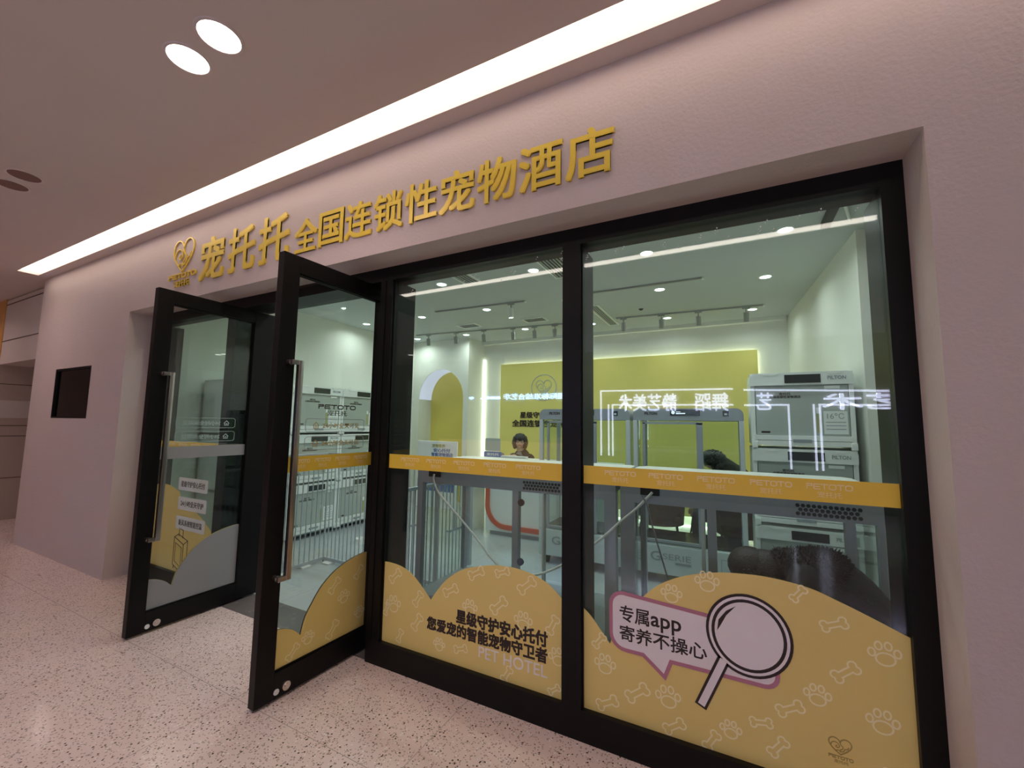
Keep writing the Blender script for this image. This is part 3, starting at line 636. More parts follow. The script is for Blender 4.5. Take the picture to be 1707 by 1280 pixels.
SP = [(2.93, 3.15, 'spotlight on the short front rail, middle pane'), (.48, 4.385, 'leftmost spotlight of the rear rail'), (1.09, 4.437, 'second spotlight from the left on the rear rail'), (1.67, 4.487, 'third spotlight from the left on the rear rail'),
      (2.25, 4.538, 'spotlight near the middle of the rear rail'), (2.65, 4.572, 'spotlight second from the mullion on the rear rail'), (3.02, 4.604, 'spotlight nearest the mullion on the left rear rail'),
      (4.18, 4.625, 'first spotlight right of the mullion on the rear rail'), (4.75, 4.653, 'spotlight under the sprinkler on the right rear rail'), (5.27, 4.679, 'third spotlight on the right rear rail'), (5.89, 4.71, 'spotlight nearest the right wall on the rear rail')]
for i, (x, y, l) in enumerate(SP): spot(x, y, l, i == 0)
def vent(x, y, wx, wy, n, lab, along_y=True):
    t = thing('ceiling_vent', lab, 'vent', (x, y, HZ), 0, 'shop ceiling vents')
    obj('backing', B().box(-wx/2, wx/2, -wy/2, wy/2, -.004, 0), 'vent_dark', t)
    b = B(); b.box(-wx/2-.02, wx/2+.02, -wy/2-.02, -wy/2, -.014, 0); b.box(-wx/2-.02, wx/2+.02, wy/2, wy/2+.02, -.014, 0); b.box(-wx/2-.02, -wx/2, -wy/2, wy/2, -.014, 0); b.box(wx/2, wx/2+.02, -wy/2, wy/2, -.014, 0); obj('frame', b, 'cabin_white', t)
    b = B()
    for i in range(n):
        if along_y: c = -wx/2+wx*(i+.5)/n; b.box(c-.007, c+.007, -wy/2, wy/2, -.012, -.003)
        else: c = -wy/2+wy*(i+.5)/n; b.box(-wx/2, wx/2, c-.007, c+.007, -.012, -.003)
    obj('slat', b, 'vent_metal', t)
vent(2.90, 2.02, .20, .34, 5, 'small slatted vent near the left downlight of the middle pane'); vent(4.02, 2.12, .26, .70, 7, 'large slatted vent beside the mullion'); vent(1.60, 4.10, .34, .22, 4, 'square vent above the arched niche', False)
vent(2.84, 4.18, .34, .22, 4, 'square vent behind the rear rail, middle pane', False); vent(3.93, 4.40, .13, 1.25, 4, 'long dark linear vent right of the mullion')
t = thing('smoke_detector', 'small dark sprinkler button on the shop ceiling', 'sprinkler', (4.52, 4.25, HZ)); b = B(); b.cyl((0, 0, 0), (0, 0, -.02), .035, .02, 16); obj('sprinkler_head', b, 'vent_dark', t)
t = thing('ceiling_bracket', 'dark bracket with white arm on the ceiling near the right jamb', 'bracket', (6.40, 2.0, HZ)); b = B(); b.box(-.03, .03, -.2, .2, -.05, 0); obj('bracket_base', b, 'vent_dark', t); b = B(); b.cyl((.05, -.2, -.02), (.16, .16, -.03), .012); obj('arm', b, 'cabin_white', t)

# ------------------------------------------------------------------ pet kennels (stacked boxes)
KW, KD, KH = .775, .72, .68
def make_kennel():
    t = empty('pet_kennel'); w = KW/2
    b = B(); b.box(-w, -w+.035, 0.02, KD, 0.02, KH); b.box(w-.035, w, 0.02, KD, 0.02, KH); b.box(-w, w, 0.02, KD, KH-.03, KH); b.box(-w, w, KD-.03, KD, .02, KH-.03); b.box(-w+.035, w-.035, .02, KD, .02, .05); obj('body', b, 'kennel_white', t)
    b = B(); b.prism([(-w, KH-.115), (w, KH-.115), (w, KH-.03), (w-.035, KH), (-w+.035, KH), (-w, KH-.03)], lambda u, v, q: Vector((u, .03-q, v)), .03); hd = obj('header', b, 'kennel_white', t)
    b = B(); b.box(-.115, .155, -.006, .002, KH-.098, KH-.022); obj('display', b, 'screen_dark', hd)
    b = B(); b.text('PILTON', (.205, .335, KH-.072, KH-.042), FR(0), .003, .02); obj('lettering', b, 'cabin_grey', hd)
    for x0, x1 in ((-.29, -.16), (.19, .32)): b = B(); b.stroke([(x0, KH-.004), (x0+.025, KH-.022), (x1-.025, KH-.022), (x1, KH-.004)], .007, FR(0), .003); obj('grip_line', b, 'cabin_white', hd)
    b = B(); b.box(-w+.04, w-.04, .022, .030, .115, KH-.118); dr = obj('door', b, 'kennel_door', t)
    b = B(); b.box(.18, .29, .012, .022, KH-.155, KH-.128); obj('latch', b, 'kennel_white', dr)
    b = B(); b.text('宠托托', (-.16, -.07, KH-.205, KH-.180), FR(.022), .001, .03)
    b.text('全国连锁性宠物酒店', (-.235, .005, KH-.232, KH-.208), FR(.022), .001, .03)
    b.box(-.31, -.24, .019, .022, .13, .147); obj('lettering', b, 'ink', dr)
    b = B(); b.box(.115, .145, .020, .022, .14, .30); obj('stripe_sticker', b, 'poster_olive', dr)
    b = B(); b.box(.115, .145, .020, .022, .31, .36); b.box(.165, .335, .020, .022, .13, .33); sk = obj('notice_sticker', b, 'kennel_white', dr)
    b = B()
    for z in (.17, .20, .23): b.box(.18, .32, .0185, .020, z, z+.006)
    b.text('16℃', (.19, .31, .262, .312), FR(.020), .001, .0); obj('lettering', b, 'cabin_grey', sk)
    b = B(); b.box(-w, w, 0, .06, .02, .062, .004); b.box(-w+.02, w-.02, 0.002, .06, .066, .112, .004); tr = obj('tray', b, 'kennel_white', t)
    b = B(); b.box(-.07, .07, -.006, .004, .052, .078); obj('handle', b, 'cabin_grey', tr)
    for s in (-1, 1): b = B(); b.box(s*(w-.022)-.022, s*(w-.022)+.022, -.012, .03, -.006, .05, .004); obj('corner_clip', b, 'kennel_white', t)
    return t
K0 = make_kennel(); used = [0]
def kennel(x, y, z, rz, label):
    t = K0 if not used[0] else copy_tree(K0); used[0] = 1
    t.location = (x, y, z); t.rotation_euler = (0, 0, rz); tag(t, label, 'pet kennel', 'white pet kennels'); return t
ROW = ['bottom', 'middle', 'top']; CN = ['stack beside the open left door leaf', 'second stack from the entrance', 'third stack from the entrance', 'last stack, by the arched niche']
for c in range(4):
    for r in range(3): kennel(.384, 1.33+c*.785, .06+r*.69, PI/2, 'white pet kennel, %s of the %s, left wall' % (ROW[r], CN[c]))
for r in range(3): kennel(6.205, 2.51, .06+r*.69, 0.0, 'white pet kennel, %s of the stack by the right wall' % ROW[r])
def plinth(x, y, rz, L, lab):
    t = thing('kennel_trolley', lab, 'trolley', (x, y, 0), rz); obj('deck', B().box(-L/2, L/2, .06, KD-.04, .045, .06), 'cabin_grey', t)
    for i in range(max(2, int(L/.38)+1)):
        for yy in (.1, KD-.1):
            xx = -L/2+.06+i*(L-.12)/max(1, int(L/.38)); b = B(); b.cyl((xx-.012, yy, .022), (xx+.012, yy, .022), .022, seg=12); b.box(xx-.018, xx+.018, yy-.018, yy+.018, .03, .046); obj('caster', b, 'rubber', t)
plinth(.384, 1.33+1.5*.785, PI/2, 3.1, 'low dark trolley under the kennel stacks along the left wall'); plinth(6.205, 2.51, 0, .77, 'low dark trolley under the right kennel stack')

# ------------------------------------------------------------------ G series glass cabins, second row
def make_cabin(w, H, label, loc, brand=True):
    t = thing('glass_cabin', label, 'glass cabin', loc, 0, 'glass pet cabins'); h = w/2; D = .62
    b = B(); b.box(-h, h, .0, D, .10, .40, .012); bs = obj('base', b, 'cabin_pale', t)
    b = B(); f = FR(0); b.text('G', (-.37, -.27, .235, .325), f, .003, .02); b.text('SERIE', (-.25, .02, .255, .315), f, .003, .005); b.box(-.13, .02, -.003, 0, .215, .237); obj('lettering', b, 'cabin_grey', bs)
    b = B(); b.box(h-.24, h-.235, -.002, .002, .12, .33); b.box(h-.24, h-.02, -.002, .002, .325, .33); obj('door_line', b, 'cabin_grey', bs)
    b = B(); b.prism([(-h, H-.125), (h, H-.125)]+arc(h-.07, H-.07, .07, .07, 0, 90, 6)+arc(-h+.07, H-.07, .07, .07, 90, 180, 6), lambda u, v, q: Vector((u, q, v)), D); hd = obj('header', b, 'cabin_grey', t, 35)
    b = B(); b.box(-.15, .14, -.004, .001, H-.075, H-.010); dp = obj('display', b, 'screen_dark', hd)
    b = B(); b.prism(arc(-.118, H-.042, .018, .018, 0, 350, 16), FR(-.004), .001); b.box(-.09, -.045, -.0055, -.004, H-.038, H-.032); b.box(-.09, 0, -.0055, -.004, H-.058, H-.046); obj('display_text', b, 'screen_glyph', dp)
    b = B(); b.text('PILTON', (-.41, -.28, H-.065, H-.037), FR(0), .003, .03); obj('lettering', b, 'ink', hd)
    b = B(); b.box(h-.185, h-.13, -.003, .001, H-.080, H-.025); lk = obj('socket', b, 'screen_dark', hd); b = B(); b.box(h-.17, h-.145, -.006, -.003, H-.068, H-.050); obj('socket_cover', b, 'cabin_pale', lk)
    for sx in (-1, 1):
        for y in (.0, D-.05):
            b = B(); b.box(sx*(h-.022)-.022, sx*(h-.022)+.022, y, y+.05, .40, H-.125, .004); obj('post', b, 'cabin_pale', t)
    b = B(); b.box(-h+.10, -h+.125, .0, .03, .44, H-.15); b.box(.10, .16, .0, .03, .44, H-.15); b.box(-h+.10, .16, 0, .03, H-.165, H-.14); b.box(-h+.10, .16, 0, .03, .42, .445); obj('door_frame', b, 'cabin_grey', t)
    b = B(); b.box(-h+.044, h-.044, .034, .038, .40, H-.125); b.box(-h+.02, -h+.024, .05, D-.05, .4, H-.125); b.box(h-.024, h-.02, .05, D-.05, .4, H-.125); b.box(-h+.044, h-.044, D-.03, D-.026, .40, H-.125); obj('glass', b, 'cabin_glass', t)
    b = B(); b.box(-h+.05, h-.05, .06, D-.05, .40, .425, .005); obj('tray', b, 'screen_dark', t)
    for sx in (-1, 1):
        for y in (.07, D-.07):
            b = B(); b.cyl((sx*(h-.09)-.014, y, .036), (sx*(h-.09)+.014, y, .036), .036, seg=14); b.box(sx*(h-.09)-.022, sx*(h-.09)+.022, y-.03, y+.03, .05, .10); obj('caster', b, 'rubber', t)
    return t
make_cabin(1.08, 1.805, 'glass cabin of the rear row, half hidden by the mullion', (4.12, 2.70, 0)); make_cabin(1.065, 1.805, 'glass cabin of the rear row with lit display, right pane', (5.228, 2.70, 0))

# near row: low glass cabins that turn their backs to the window
def near_cabin(x0, x1, posts, label, vent_x, sock_x, knobs, loc_y=.90):
    c = (x0+x1)/2; h = (x1-x0)/2; D = .74; Z0, Z1 = 1.11, 1.275
    t = thing('glass_cabin', label, 'glass cabin', (c, loc_y, 0), 0, 'glass pet cabins')
    b = B(); b.box(-h, h, 0, .045, Z0, Z1); b.box(-h, h, D-.045, D, Z0+.06, Z1); b.box(-h, -h+.04, .045, D-.045, Z0+.06, Z1); b.box(h-.04, h, .045, D-.045, Z0+.06, Z1); hd = obj('header', b, 'cabin_grey', t)
    b = B(); b.prism([(-h+.0, 0), (h, 0), (h, D-.06), (h-.05, D), (-h+.05, D), (-h, D-.06)], lambda u, v, q: Vector((u, v, Z1+q)), .012); obj('top', b, 'cabin_white', t)
    b = B()
    for r in range(3):
        n = 12 if r != 1 else 11
        for i in range(n):
            cx = vent_x-c+i*.0255+(0.01275 if r == 1 else 0); cz = 1.182-r*.0225
            b.prism(arc(cx, cz, .0112, .0112, 0, 300, 5), FR(.0), .002)
    obj('vent_holes', b, 'vent_dark', hd)
    b = B(); b.box(sock_x-c-.05, sock_x-c+.07, -.012, .0, 1.165, 1.215, .004); obj('socket', b, 'rubber', hd)
    for px, w, m in posts:
        b = B(); b.box(px-c-w/2, px-c+w/2, .0, .05, .20, Z0); obj('post', b, m, t)
    for sx in (-1, 1): b = B(); b.box(sx*(h-.022)-.022, sx*(h-.022)+.022, D-.05, D, .20, Z0+.06); obj('post', b, 'cabin_grey', t)
    b = B(); b.box(-h, h, 0, D, .09, .20, .01); obj('base', b, 'cabin_grey', t)
    b = B(); b.box(-h+.02, h-.02, .022, .026, .20, Z0); b.box(-h+.02, -h+.024, .05, D-.05, .2, Z0+.06); b.box(h-.024, h-.02, .05, D-.05, .2, Z0+.06); obj('glass', b, 'cabin_glass', t)
    if knobs:
        b = B()
        for z in (1.03, .60): b.cyl((knobs-c, -.014, z), (knobs-c, .0, z), .026, .026, 18)
        obj('knob', b, 'rubber', t, 40)
    for sx in (-1, 1):
        for y in (.07, D-.07):
            b = B(); b.cyl((sx*(h-.09)-.014, y, .036), (sx*(h-.09)+.014, y, .036), .036, seg=14); b.box(sx*(h-.09)-.022, sx*(h-.09)+.022, y-.03, y+.03, .05, .092); obj('caster', b, 'rubber', t)
    return t
near_cabin(3.225, 4.935, [(3.256, .055, 'cabin_grey'), (4.172, .05, 'cabin_grey'), (4.40, .012, 'cabin_pale'), (4.895, .08, 'cabin_grey')], 'low glass cabin close behind the middle pane, its back with a dark vent grid', 4.245, 3.40, 4.225)
near_cabin(4.965, 6.35, [(5.01, .09, 'cabin_grey'), (5.47, .02, 'cabin_pale'), (5.52, .05, 'cabin_grey'), (6.20, .045, 'cabin_grey'), (6.33, .03, 'cabin_grey')], 'low glass cabin close behind the right pane, its back with a dark vent grid', 5.965, 5.15, None)
def cable(pts, r, m, label):
    P = [(a[0], a[1], a[2]) for a in pts]; xs = spline([(p[0], p[2]) for p in P], 6); n = len(xs)
    ys = [P[min(int(i/6), len(P)-1)][1] for i in range(n)]
    b = B(); b.tube([(x, y, z) for (x, z), y in zip(xs, ys)], r, 8); return tag(obj('power_cable', b, m, smooth=60), label, 'cable')
CY = .862
cable([(x, CY, z) for x, z in ((3.43, 1.19), (3.425, 1.14), (3.48, 1.045), (3.635, .915), (3.785, .79), (3.90, .69), (3.98, .61), (4.085, .545), (4.235, .515), (4.375, .545), (4.515, .61), (4.625, .685), (4.80, .82), (4.89, .90), (4.97, .98), (5.07, 1.07), (5.145, 1.15), (5.18, 1.19))], .0085, 'cable_white', 'white power cable hanging in a loop between the two low cabins')
cable([(x-.012, CY-.018, z) for x, z in ((5.13, 1.17), (5.165, 1.10), (5.19, .99), (5.235, .83), (5.28, .67), (5.32, .50), (5.36, .40))], .0055, 'cable_grey', 'thin dark cable hanging from the socket of the right low cabin')

# ------------------------------------------------------------------ play pen fence
t = thing('pen_fence', 'grey barred play pen with white feet, between the doors and the cabins', 'fence', (1.40, 1.49, 0)); ox, oy = 1.40, 1.49
FH = 1.02
def run(p0, p1, bars=True, top=True, FH=1.02):
    p0, p1 = Vector(p0), Vector(p1); d = p1-p0; L = d.length; ax = abs(d.x) > abs(d.y)
    def rail(z0, z1, w): b = B(); b.box(min(p0.x, p1.x)-w/2, max(p0.x, p1.x)+w/2, min(p0.y, p1.y)-w/2, max(p0.y, p1.y)+w/2, z0, z1, .004); return b
    obj('bottom_rail', rail(.02, .055, .028), 'fence_paint', t)
    if top: obj('top_rail', rail(FH-.03, FH, .030), 'fence_paint', t)
    if bars:
        n = int(L/.062)
        me = BARM[FH > 1.1]
        for i in range(1, n):
            o = bpy.data.objects.new('bar', me); COL.objects.link(o); q = p0.lerp(p1, i/n); o.location = (q.x, q.y, 0); o.parent = t
b = B(); b.cyl((0, 0, .05), (0, 0, FH-.025), .0065, seg=8); BARM = [b.mesh('bar', 'fence_paint', 40)]; b = B(); b.cyl((0, 0, .05), (0, 0, 1.225), .0065, seg=8); BARM.append(b.mesh('bar', 'fence_paint', 40))
run((-.02, -.70, 0), (-.02, 0, 0), FH=1.25); run((-.02, 0, 0), (1.60, 0, 0), FH=1.25); run((1.60, -.66, 0), (1.60, .59, 0)); run((1.60, .59, 0), (3.0, .50, 0), False, False)
for x, y, w, h in ((-.02, 0, .016, 1.25), (-.02, -.70, .03, 1.25), (1.60, .59, .055, 1.02), (1.60, -.66, .035, 1.02), (1.60, 0, .03, 1.25)):
    b = B(); b.box(x-w/2, x+w/2, y-w/2, y+w/2, 0, h+.005, .003); obj('post', b, 'fence_paint', t)
for x, y in ((.10, -.02), (-.02, -.25), (-.02, -.55), (.42, 0), (.95, 0), (1.60, -.35), (1.60, .3)):
    b = B(); b.box(x-.055, x+.055, y-.055, y+.055, 0, .018, .004); obj('foot', b, 'paper', t)
t = thing('pet_bowl', 'small white pet bowl on the floor inside the pen bars', 'bowl', (1.16, 2.25, 0)); b = B(); a0 = b.ring((0, 0, 0), (0, 0, 1), .09, seg=24); a1 = b.ring((0, 0, .06), (0, 0, 1), .075, seg=24); a2 = b.ring((0, 0, .06), (0, 0, 1), .066, seg=24); a3 = b.ring((0, 0, .02), (0, 0, 1), .05, seg=24); b.bm.faces.new(a0); b.bridge(a0, a1); b.bridge(a1, a2); b.bridge(a2, a3); b.bm.faces.new(a3); obj('bowl_body', b, 'paper', t, 40)
t = thing('floor_notice', 'white notice sticker with black characters on the shop floor', 'sticker', (4.20, 2.22, 0.001)); b = B(); b.box(-.10, .10, -.17, .17, 0, .002); obj('sheet', b, 'paper', t)
b = B(); f = lambda u, v, w: Vector((u, v, .002+w)); b.text('小心', (-.075, .075, .02, .13), f, .001, .04); b.text('地滑', (-.075, .075, -.13, -.02), f, .001, .04); obj('lettering', b, 'ink', t)

# ------------------------------------------------------------------ reception counter and what stands on it
t = thing('reception_counter', 'white reception counter with red rounded outline, behind the cabins', 'counter', (3.35, 3.5, 0))
obj('body', B().box(-.99, .95, .02, .16, .06, 1.06), 'counter_white', t); obj('plinth', B().box(-.93, .9, .05, .13, 0, .06), 'cabin_grey', t)
b = B(); b.stroke(rrect(-.955, .915, .13, 1.03, .30, 8), .065, FR(.02), .025, True); obj('outline_trim', b, 'counter_red', t)
b = B(); b.box(-1.30, .98, -.02, .44, 1.06, 1.10, .006); obj('top', b, 'cabin_white', t); obj('leg', B().box(-1.28, -1.24, .05, .4, 0, 1.06), 'counter_white', t)
t = thing('counter_sign', 'small square pale sign on the counter beside the seated person', 'sign', (2.42, 3.60, 1.10)); b = B(); b.prism(rrect(-.13, .13, .11, .30, .02), FR(0), .012); obj('panel', b, 'kennel_door', t); b = B(); b.prism(rrect(-.15, .16, .02, .10, .015), FR(-.004), .014); pl = obj('name_strip', b, 'poster_blue', t); obj('stand', B().box(-.14, .14, -.03, .06, 0, .02), 'paper', t)
b = B(); b.text('宠托托', (-.10, .11, .04, .08), FR(-.018), .001, .02); obj('lettering', b, 'paper', pl)
t = thing('tablet_stand', 'flat grey tablet tray lying on the counter in front of the person', 'tray', (2.80, 3.56, 1.10)); obj('tray', B().box(-.20, .20, -.05, .07, 0, .05, .008), 'cabin_pale', t)
t = thing('poster_board', 'free standing white poster board with blue text blocks, under the arch', 'poster', (1.51, 3.4, 0))
obj('board', B().box(-.385, .385, 0, .03, .30, 1.335, .006), 'paper', t)
b = B(); b.box(-.36, -.33, .03, .05, 0, .9); b.box(.33, .36, .03, .05, 0, .9); b.box(-.37, -.32, -.12, .2, 0, .03); b.box(.32, .37, -.12, .2, 0, .03); obj('foot', b, 'cabin_grey', t)
b = B(); f = FR(0)
b.text('宠物寄养', (-.09, .16, 1.235, 1.29), f, .002, .04); obj('lettering', b, 'poster_olive', t)
b = B(); b.text('安心托付', (-.06, .26, 1.165, 1.22), f, .002, .05); b.text('智能宠物酒店', (-.10, .31, 1.10, 1.155), f, .002, .05); b.box(-.36, .36, -.002, 0, .86, .98); b.box(-.36, .36, -.002, 0, .56, .74); obj('lettering', b, 'poster_blue', t)
b = B(); b.text('24小时全天可见', (-.2, .28, 1.06, 1.082), f, .002, .0); obj('lettering', b, 'ink', t)

# ------------------------------------------------------------------ chairs
def chair(loc, rz, m, label):
    t = thing('tub_chair', label, 'chair', loc, rz, 'tub chairs by the back wall')
    b = B(); b.box(-.25, .25, -.24, .24, .40, .48, .03); obj('seat', b, m, t, 40)
    b = B(); prev = None
    P = [(.29*math.cos(math.radians(a)), .27*math.sin(math.radians(a)), a) for a in range(-20, 201, 10)]
    I, O = [], []
    for x, y, a in P:
        top = .68+.16*max(0, math.sin(math.radians(a)))
        O.append((b.bm.verts.new((x, y, .36)), b.bm.verts.new((x*1.08, y*1.1, top)))); I.append((b.bm.verts.new((x*.86, y*.86, .38)), b.bm.verts.new((x*.95, y*.97, top))))
    for i in range(len(P)-1):
        for q0, q1 in (((O[i][0], O[i][1]), (O[i+1][0], O[i+1][1])), ((I[i+1][0], I[i+1][1]), (I[i][0], I[i][1])), ((O[i][1], I[i][1]), (O[i+1][1], I[i+1][1])), ((I[i][0], O[i][0]), (I[i+1][0], O[i+1][0]))):
            b.bm.faces.new((q0[0], q0[1], q1[1], q1[0]))
    for k in (0, -1): b.bm.faces.new((O[k][0], O[k][1], I[k][1], I[k][0]))
    obj('backrest', b, m, t, 50)
    for sx in (-1, 1):
        for sy in (-1, 1): b = B(); b.cyl((sx*.19, sy*.18, .41), (sx*.24, sy*.23, 0), .016, .010, 10); obj('leg', b, 'rubber', t, 40)
chair((4.78, 3.95, 0), PI+.15, 'chair_brown', 'brown tub chair seen under the low cabin, left of three'); chair((5.38, 4.62, 0), PI-.3, 'chair_brown', 'brown tub chair standing in the middle of three'); chair((5.72, 3.80, 0), PI/2+.1, 'chair_dark', 'dark tub chair with the hunched person in it')

# ------------------------------------------------------------------ people
def head_shape(b, c, R, face):
    """head of height about 2.2 R looking along the unit vector face"""
    f = Vector(face).normalized(); c = Vector(c); up = Vector((0, 0, 1)); s = f.cross(up).normalized(); up = s.cross(f)
    P = lambda a, q, w: c+s*a*R+up*q*R+f*w*R
    b.ball(P(0, .15, -.08), R*.86, R*.86, R*.92); b.ball(P(0, -.25, .12), R*.68, R*.70, R*.78); b.ball(P(0, -.72, .30), R*.36, R*.36, R*.28)
    b.cap(P(0, .02, .80), R*.08, P(0, -.22, .93), R*.14)
    for k in (-1, 1):
        b.ball(P(k*.84, -.08, -.05), R*.14, R*.16, R*.22); b.ball(P(k*.34, .10, .72), R*.20, R*.18, R*.10); b.ball(P(k*.38, -.22, .58), R*.24, R*.22, R*.2); b.ball(P(k*.09, -.47, .76), R*.13, R*.1, R*.07)
    b.cap(P(0, -.6, -.05), R*.46, P(0, -1.35, -.22), R*.50)
    return P
def hand(b, w, d, side, r=.0085, curl=.5):
    """palm and five fingers from the wrist w along d; side points to the thumb"""
    w, d, side = Vector(w), Vector(d).normalized(), Vector(side).normalized(); n = d.cross(side).normalized()
    b.cap(w, .022, w+d*.045+side*.012, .017); b.cap(w+d*.01-side*.01, .020, w+d*.075-side*.018, .014); b.cap(w+d*.02+side*.01, .018, w+d*.078+side*.020, .014)
    for i, L in enumerate((.068, .078, .072, .055)):
        p = w+d*.078+side*(.026-.0175*i); a = p+d*L*.45+n*L*.10; e = a+(d*math.cos(curl)+n*math.sin(curl)).normalized()*L*.55
        b.cap(p, r*1.05, a, r); b.cap(a, r, e, r*.8)
    p = w+d*.025+side*.026; a = p+(d*.6+side*.8).normalized()*.035; b.cap(p, .012, a, .0095); b.cap(a, .0095, a+(d+side*.25).normalized()*.03, .008)
# staff member behind the counter
t = thing('person', 'smiling person with chin length dark hair, glasses and dark jacket, seated behind the counter', 'person', (2.60, 4.22, 0))
H = (0.0, -.06, 1.345); fd = Vector((.42, -.9, -.08)).normalized()
b = B(); P = head_shape(b, H, .108, fd)
b.cap((0, 0, 1.16), .075, (0, .02, .95), .15); b.cap((0, .02, .95), .16, (0, .02, .60), .15)
for s in (-1, 1):
    b.cap((s*.15, 0, 1.06), .06, (s*.22, -.08, .86), .045)
    hw = Vector((s*.12-.04, -.42, 1.135)); b.cap((s*.22, -.08, .86), .043, (s*.21, -.17, 1.00), .038); b.cap((s*.21, -.17, 1.0), .038, hw, .024); hand(b, hw, (-s*.5, -.85, -.03), (-s*.8, .5, .1))
    b.cap((s*.09, .02, .56), .085, (s*.11, -.36, .53), .065); b.cap((s*.11, -.36, .53), .062, (s*.11, -.38, .10), .042); b.cap((s*.11, -.38, .07), .038, (s*.11, -.50, .035), .032)
bd = obj('body', with_mat(fused(b, .0065, 3), 'skin'), None, t)
b = B(); b.ball(P(0, .28, -.18), .108, .108, .098); b.ball(P(0, .1, -.35), .105, .1, .12)
for a in range(-120, 121, 12):
    ra = math.radians(a+180); x, y = math.sin(ra), math.cos(ra)
    if y > .55: continue
    b.cap(P(x*.78, .55, y*.78-.05), .03, P(x*.95, -.25, y*.90-.02), .032); b.cap(P(x*.95, -.25, y*.9-.02), .032, P(x*.86, -.95, y*.82+.05), .020)
for k in (-.5, -.3, -.1, .1, .3, .5): b.cap(P(k, .92, .2), .024, P(k*1.35, .42, .72-abs(k)*.35), .013)
obj('hair', with_mat(fused(b, .007, 2), 'hair'), None, t)
b = B()
for k in (-1, 1): b.ball(P(k*.32, .12, .80), .010, .010, .010, 10); b.cap(P(k*.2, .33, .84), .004, P(k*.5, .31, .74), .0035)
obj('eyes', b, 'ink', t, 60)
b = B()
for k in (-1, 1): b.tube([P(k*.34+.24*math.cos(a), .08+.2*math.sin(a), .95-.06*abs(math.cos(a))) for a in [i*PI/8 for i in range(17)]], .003, 6); b.tube([P(k*.58, .1, .9), P(k*.84, .08, .1)], .003, 6)
b.tube([P(-.1, .1, .96), P(.1, .1, .96)], .003, 6); obj('glasses', b, 'ink', t, 60)
b = B(); b.tube([P(-.24, -.43, .80), P(-.1, -.50, .86), P(.1, -.50, .86), P(.24, -.43, .80)], .006, 6); obj('lips', b, 'counter_red', t, 60)
b = B(); b.cap((0, .02, 1.10), .13, (0, .03, .62), .175); b.cap((-.15, .0, 1.075), .075, (.15, 0, 1.075), .075)
for s in (-1, 1):
    b.cap((s*.155, 0, 1.07), .075, (s*.225, -.08, .87), .060); b.cap((s*.225, -.08, .87), .058, (s*.21, -.17, 1.01), .052); b.cap((s*.21, -.17, 1.01), .052, (s*.13-.03, -.36, 1.125), .038)
obj('jacket', with_mat(fused(b, .009, 4), 'jacket_dark'), None, t)
b = B(); b.cap((.0, -.075, 1.12), .062, (0, -.105, .80), .11); obj('shirt', with_mat(fused(b, .009, 2), 'shirt_grey'), None, t)
b = B()
b.cap((0, .02, .60), .17, (0, .0, .56), .165)
for s in (-1, 1): b.cap((s*.09, .02, .56), .098, (s*.11, -.36, .53), .078); b.cap((s*.11, -.36, .53), .075, (s*.11, -.38, .12), .058)
obj('trousers', with_mat(fused(b, .010, 3), 'trousers'), None, t)
t = thing('office_stool', 'round stool under the person behind the counter', 'stool', (2.60, 4.26, 0)); b = B(); b.cyl((0, 0, .38), (0, 0, .43), .17, .17, 24); obj('seat', b, 'rubber', t, 40); b = B(); b.cyl((0, 0, .02), (0, 0, .38), .025); b.cyl((0, 0, 0), (0, 0, .03), .18, .16, 24); obj('base', b, 'steel', t, 40)

# hunched person in a dark padded jacket on the dark chair, seen through the rear cabin
t = thing('person', 'person bent forward in a dark padded jacket, seen through the rear glass cabin', 'person', (5.66, 3.80, 0))
b = B(); head_shape(b, (-.25, -.02, 1.205), .095, (-.85, -.2, -.5))
b.cap((0, 0, .56), .15, (-.05, 0, .98), .14)
for s in (-1, 1):
    b.cap((-.05, s*.17, .98), .055, (-.22, s*.20, .76), .042); hw = Vector((-.40, s*.08, .66)); b.cap((-.22, s*.2, .76), .042, hw, .024); hand(b, hw, (-.7, -s*.5, -.25), (-.4, -s*.4, .8))
    b.cap((0, s*.09, .56), .085, (-.40, s*.11, .54), .065); b.cap((-.40, s*.11, .54), .06, (-.42, s*.11, .10), .042); b.cap((-.42, s*.11, .06), .036, (-.55, s*.11, .034), .03)
obj('body', with_mat(fused(b, .008, 3), 'skin'), None, t)
b = B(); b.ball((-.25, -.02, 1.235), .112, .108, .105); b.ball((-.17, -.02, 1.20), .11, .11, .12)
for k in range(130):
    a = k*2.399; z = 1-1.2*k/130; r_ = math.sqrt(max(0, 1-z*z)); n = Vector((r_*math.cos(a), r_*math.sin(a), z)); p = Vector((-.22, -.02, 1.222))+Vector((n.x*.125, n.y*.105, n.z*.108))
    if n.x < -.8 and z < .2: continue
    b.cyl(p, p+n*.022+Vector((random.uniform(-.01, .016), random.uniform(-.012, .012), -.004)), .013, .002, 5)
obj('hair', b, 'hair', t, 60)
b = B(); b.cap((-.12, 0, 1.13), .13, (.04, 0, .98), .165); b.cap((.04, 0, .98), .17, (.05, 0, .58), .19); b.cap((-.02, -.15, 1.03), .085, (-.02, .15, 1.03), .085); b.cap((-.14, -.09, 1.14), .06, (-.14, .09, 1.14), .06)
for s in (-1, 1): b.cap((-.04, s*.17, .99), .08, (-.22, s*.2, .77), .065); b.cap((-.22, s*.2, .77), .062, (-.36, s*.10, .675), .042)
obj('jacket', with_mat(fused(b, .011, 3), 'jacket_brown'), None, t)
b = B()
b.cap((.0, 0, .58), .17, (0, 0, .55), .16)
for s in (-1, 1): b.cap((0, s*.09, .57), .10, (-.40, s*.11, .55), .078); b.cap((-.40, s*.11, .54), .075, (-.42, s*.11, .12), .056)
obj('trousers', with_mat(fused(b, .011, 3), 'trousers'), None, t)

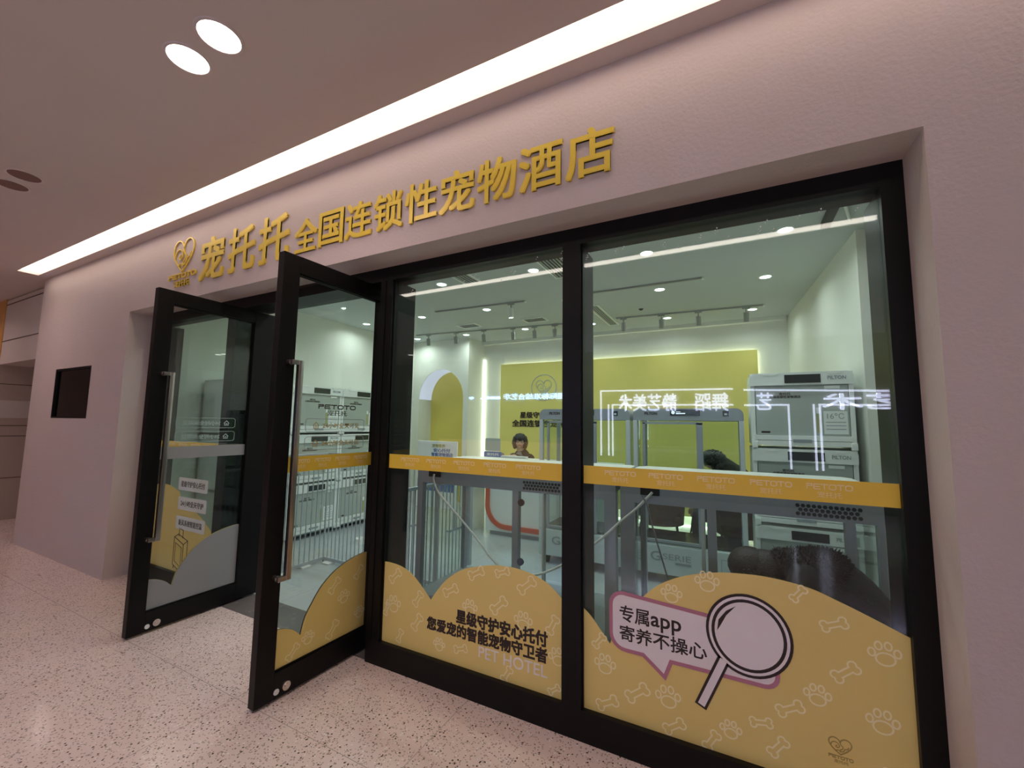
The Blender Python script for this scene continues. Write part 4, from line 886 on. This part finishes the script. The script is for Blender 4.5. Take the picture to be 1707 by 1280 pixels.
# person crouching just behind the right pane: dark hair, furry hood, dark jacket
t = thing('person', 'person crouching just behind the right pane, dark hair, furry hood, dark jacket', 'person', (5.98, .665, 0))
b = B(); head_shape(b, (-.265, 0, .845), .100, (-.82, -.1, -.56))
b.cap((-.02, 0, .86), .12, (.24, 0, .62), .14); b.cap((.24, 0, .62), .15, (.26, 0, .42), .15)
for s in (-1, 1):
    b.cap((-.04, s*.12, .85), .055, (-.16, s*.13, .58), .042); hw = Vector((-.36, s*.07, .44)); b.cap((-.16, s*.13, .58), .042, hw, .024); hand(b, hw, (-.75, -s*.3, -.45), (-.2, -s*.8, .4))
    b.cap((.24, s*.08, .42), .085, (-.12, s*.10, .50), .068); b.cap((-.12, s*.10, .50), .062, (.14, s*.10, .12), .045); b.cap((.13, s*.10, .06), .038, (-.06, s*.10, .032), .030)
obj('body', with_mat(fused(b, .008, 3), 'skin'), None, t)
b = B(); b.ball((-.27, 0, .875), .108, .105, .10); b.ball((-.20, 0, .86), .11, .108, .11); b.ball((-.25, 0, .80), .10, .108, .10)
for k in range(420):
    a = k*2.399; z = 1-1.3*k/420; r_ = math.sqrt(max(0, 1-z*z)); n = Vector((r_*math.cos(a)*1.05, r_*math.sin(a), z)); p = Vector((-.245, 0, .855))+n*.098
    if n.x < -.75 and z < .3: continue
    b.cyl(p, p+n*.016+Vector((random.uniform(-.014, .022), random.uniform(-.012, .012), -.012)), .008, .001, 5)
obj('hair', b, 'hair', t, 60)
b = B(); b.cap((-.06, 0, .90), .10, (.13, 0, .80), .150); b.cap((.13, 0, .80), .150, (.28, 0, .60), .155); b.cap((.28, 0, .60), .16, (.29, 0, .40), .16); b.cap((-.03, -.10, .87), .085, (-.03, .10, .87), .085)
for s in (-1, 1): b.cap((-.04, s*.12, .85), .078, (-.16, s*.125, .59), .062); b.cap((-.16, s*.125, .59), .06, (-.31, s*.08, .47), .044)
obj('jacket', with_mat(fused(b, .010, 3), 'jacket_dark'), None, t)
b = B(); b.cap((-.11, 0, .90), .085, (.07, 0, .895), .115); b.cap((.05, -.06, .91), .09, (.05, .06, .91), .09); b.ball((.02, 0, .91), .13, .14, .095); core = fused(b, .012, 2)
bf = B(); bf.bm.from_mesh(core)
vs = [(v.co.copy(), v.normal.copy()) for v in core.vertices if v.co.z > .80]; random.shuffle(vs)
for p, n in vs[:2600]:
    q = p+n*random.uniform(.006, .018)+Vector((random.uniform(-.008, .014), random.uniform(-.01, .01), random.uniform(-.01, .006)))
    bf.cyl(p-n*.004, q, .0045, .0008, 4, False)
obj('fur_hood', bf, 'fur', t)
b = B(); b.cap((.26, 0, .44), .165, (.24, 0, .42), .16)
for s in (-1, 1): b.cap((.24, s*.08, .43), .10, (-.12, s*.10, .50), .078); b.cap((-.12, s*.10, .50), .074, (.14, s*.10, .13), .056)
obj('trousers', with_mat(fused(b, .011, 3), 'trousers'), None, t)
b = B()
for s in (-1, 1): b.cap((.14, s*.10, .045), .045, (-.08, s*.10, .038), .038)
obj('shoes', with_mat(fused(b, .009, 2), 'rubber'), None, t)
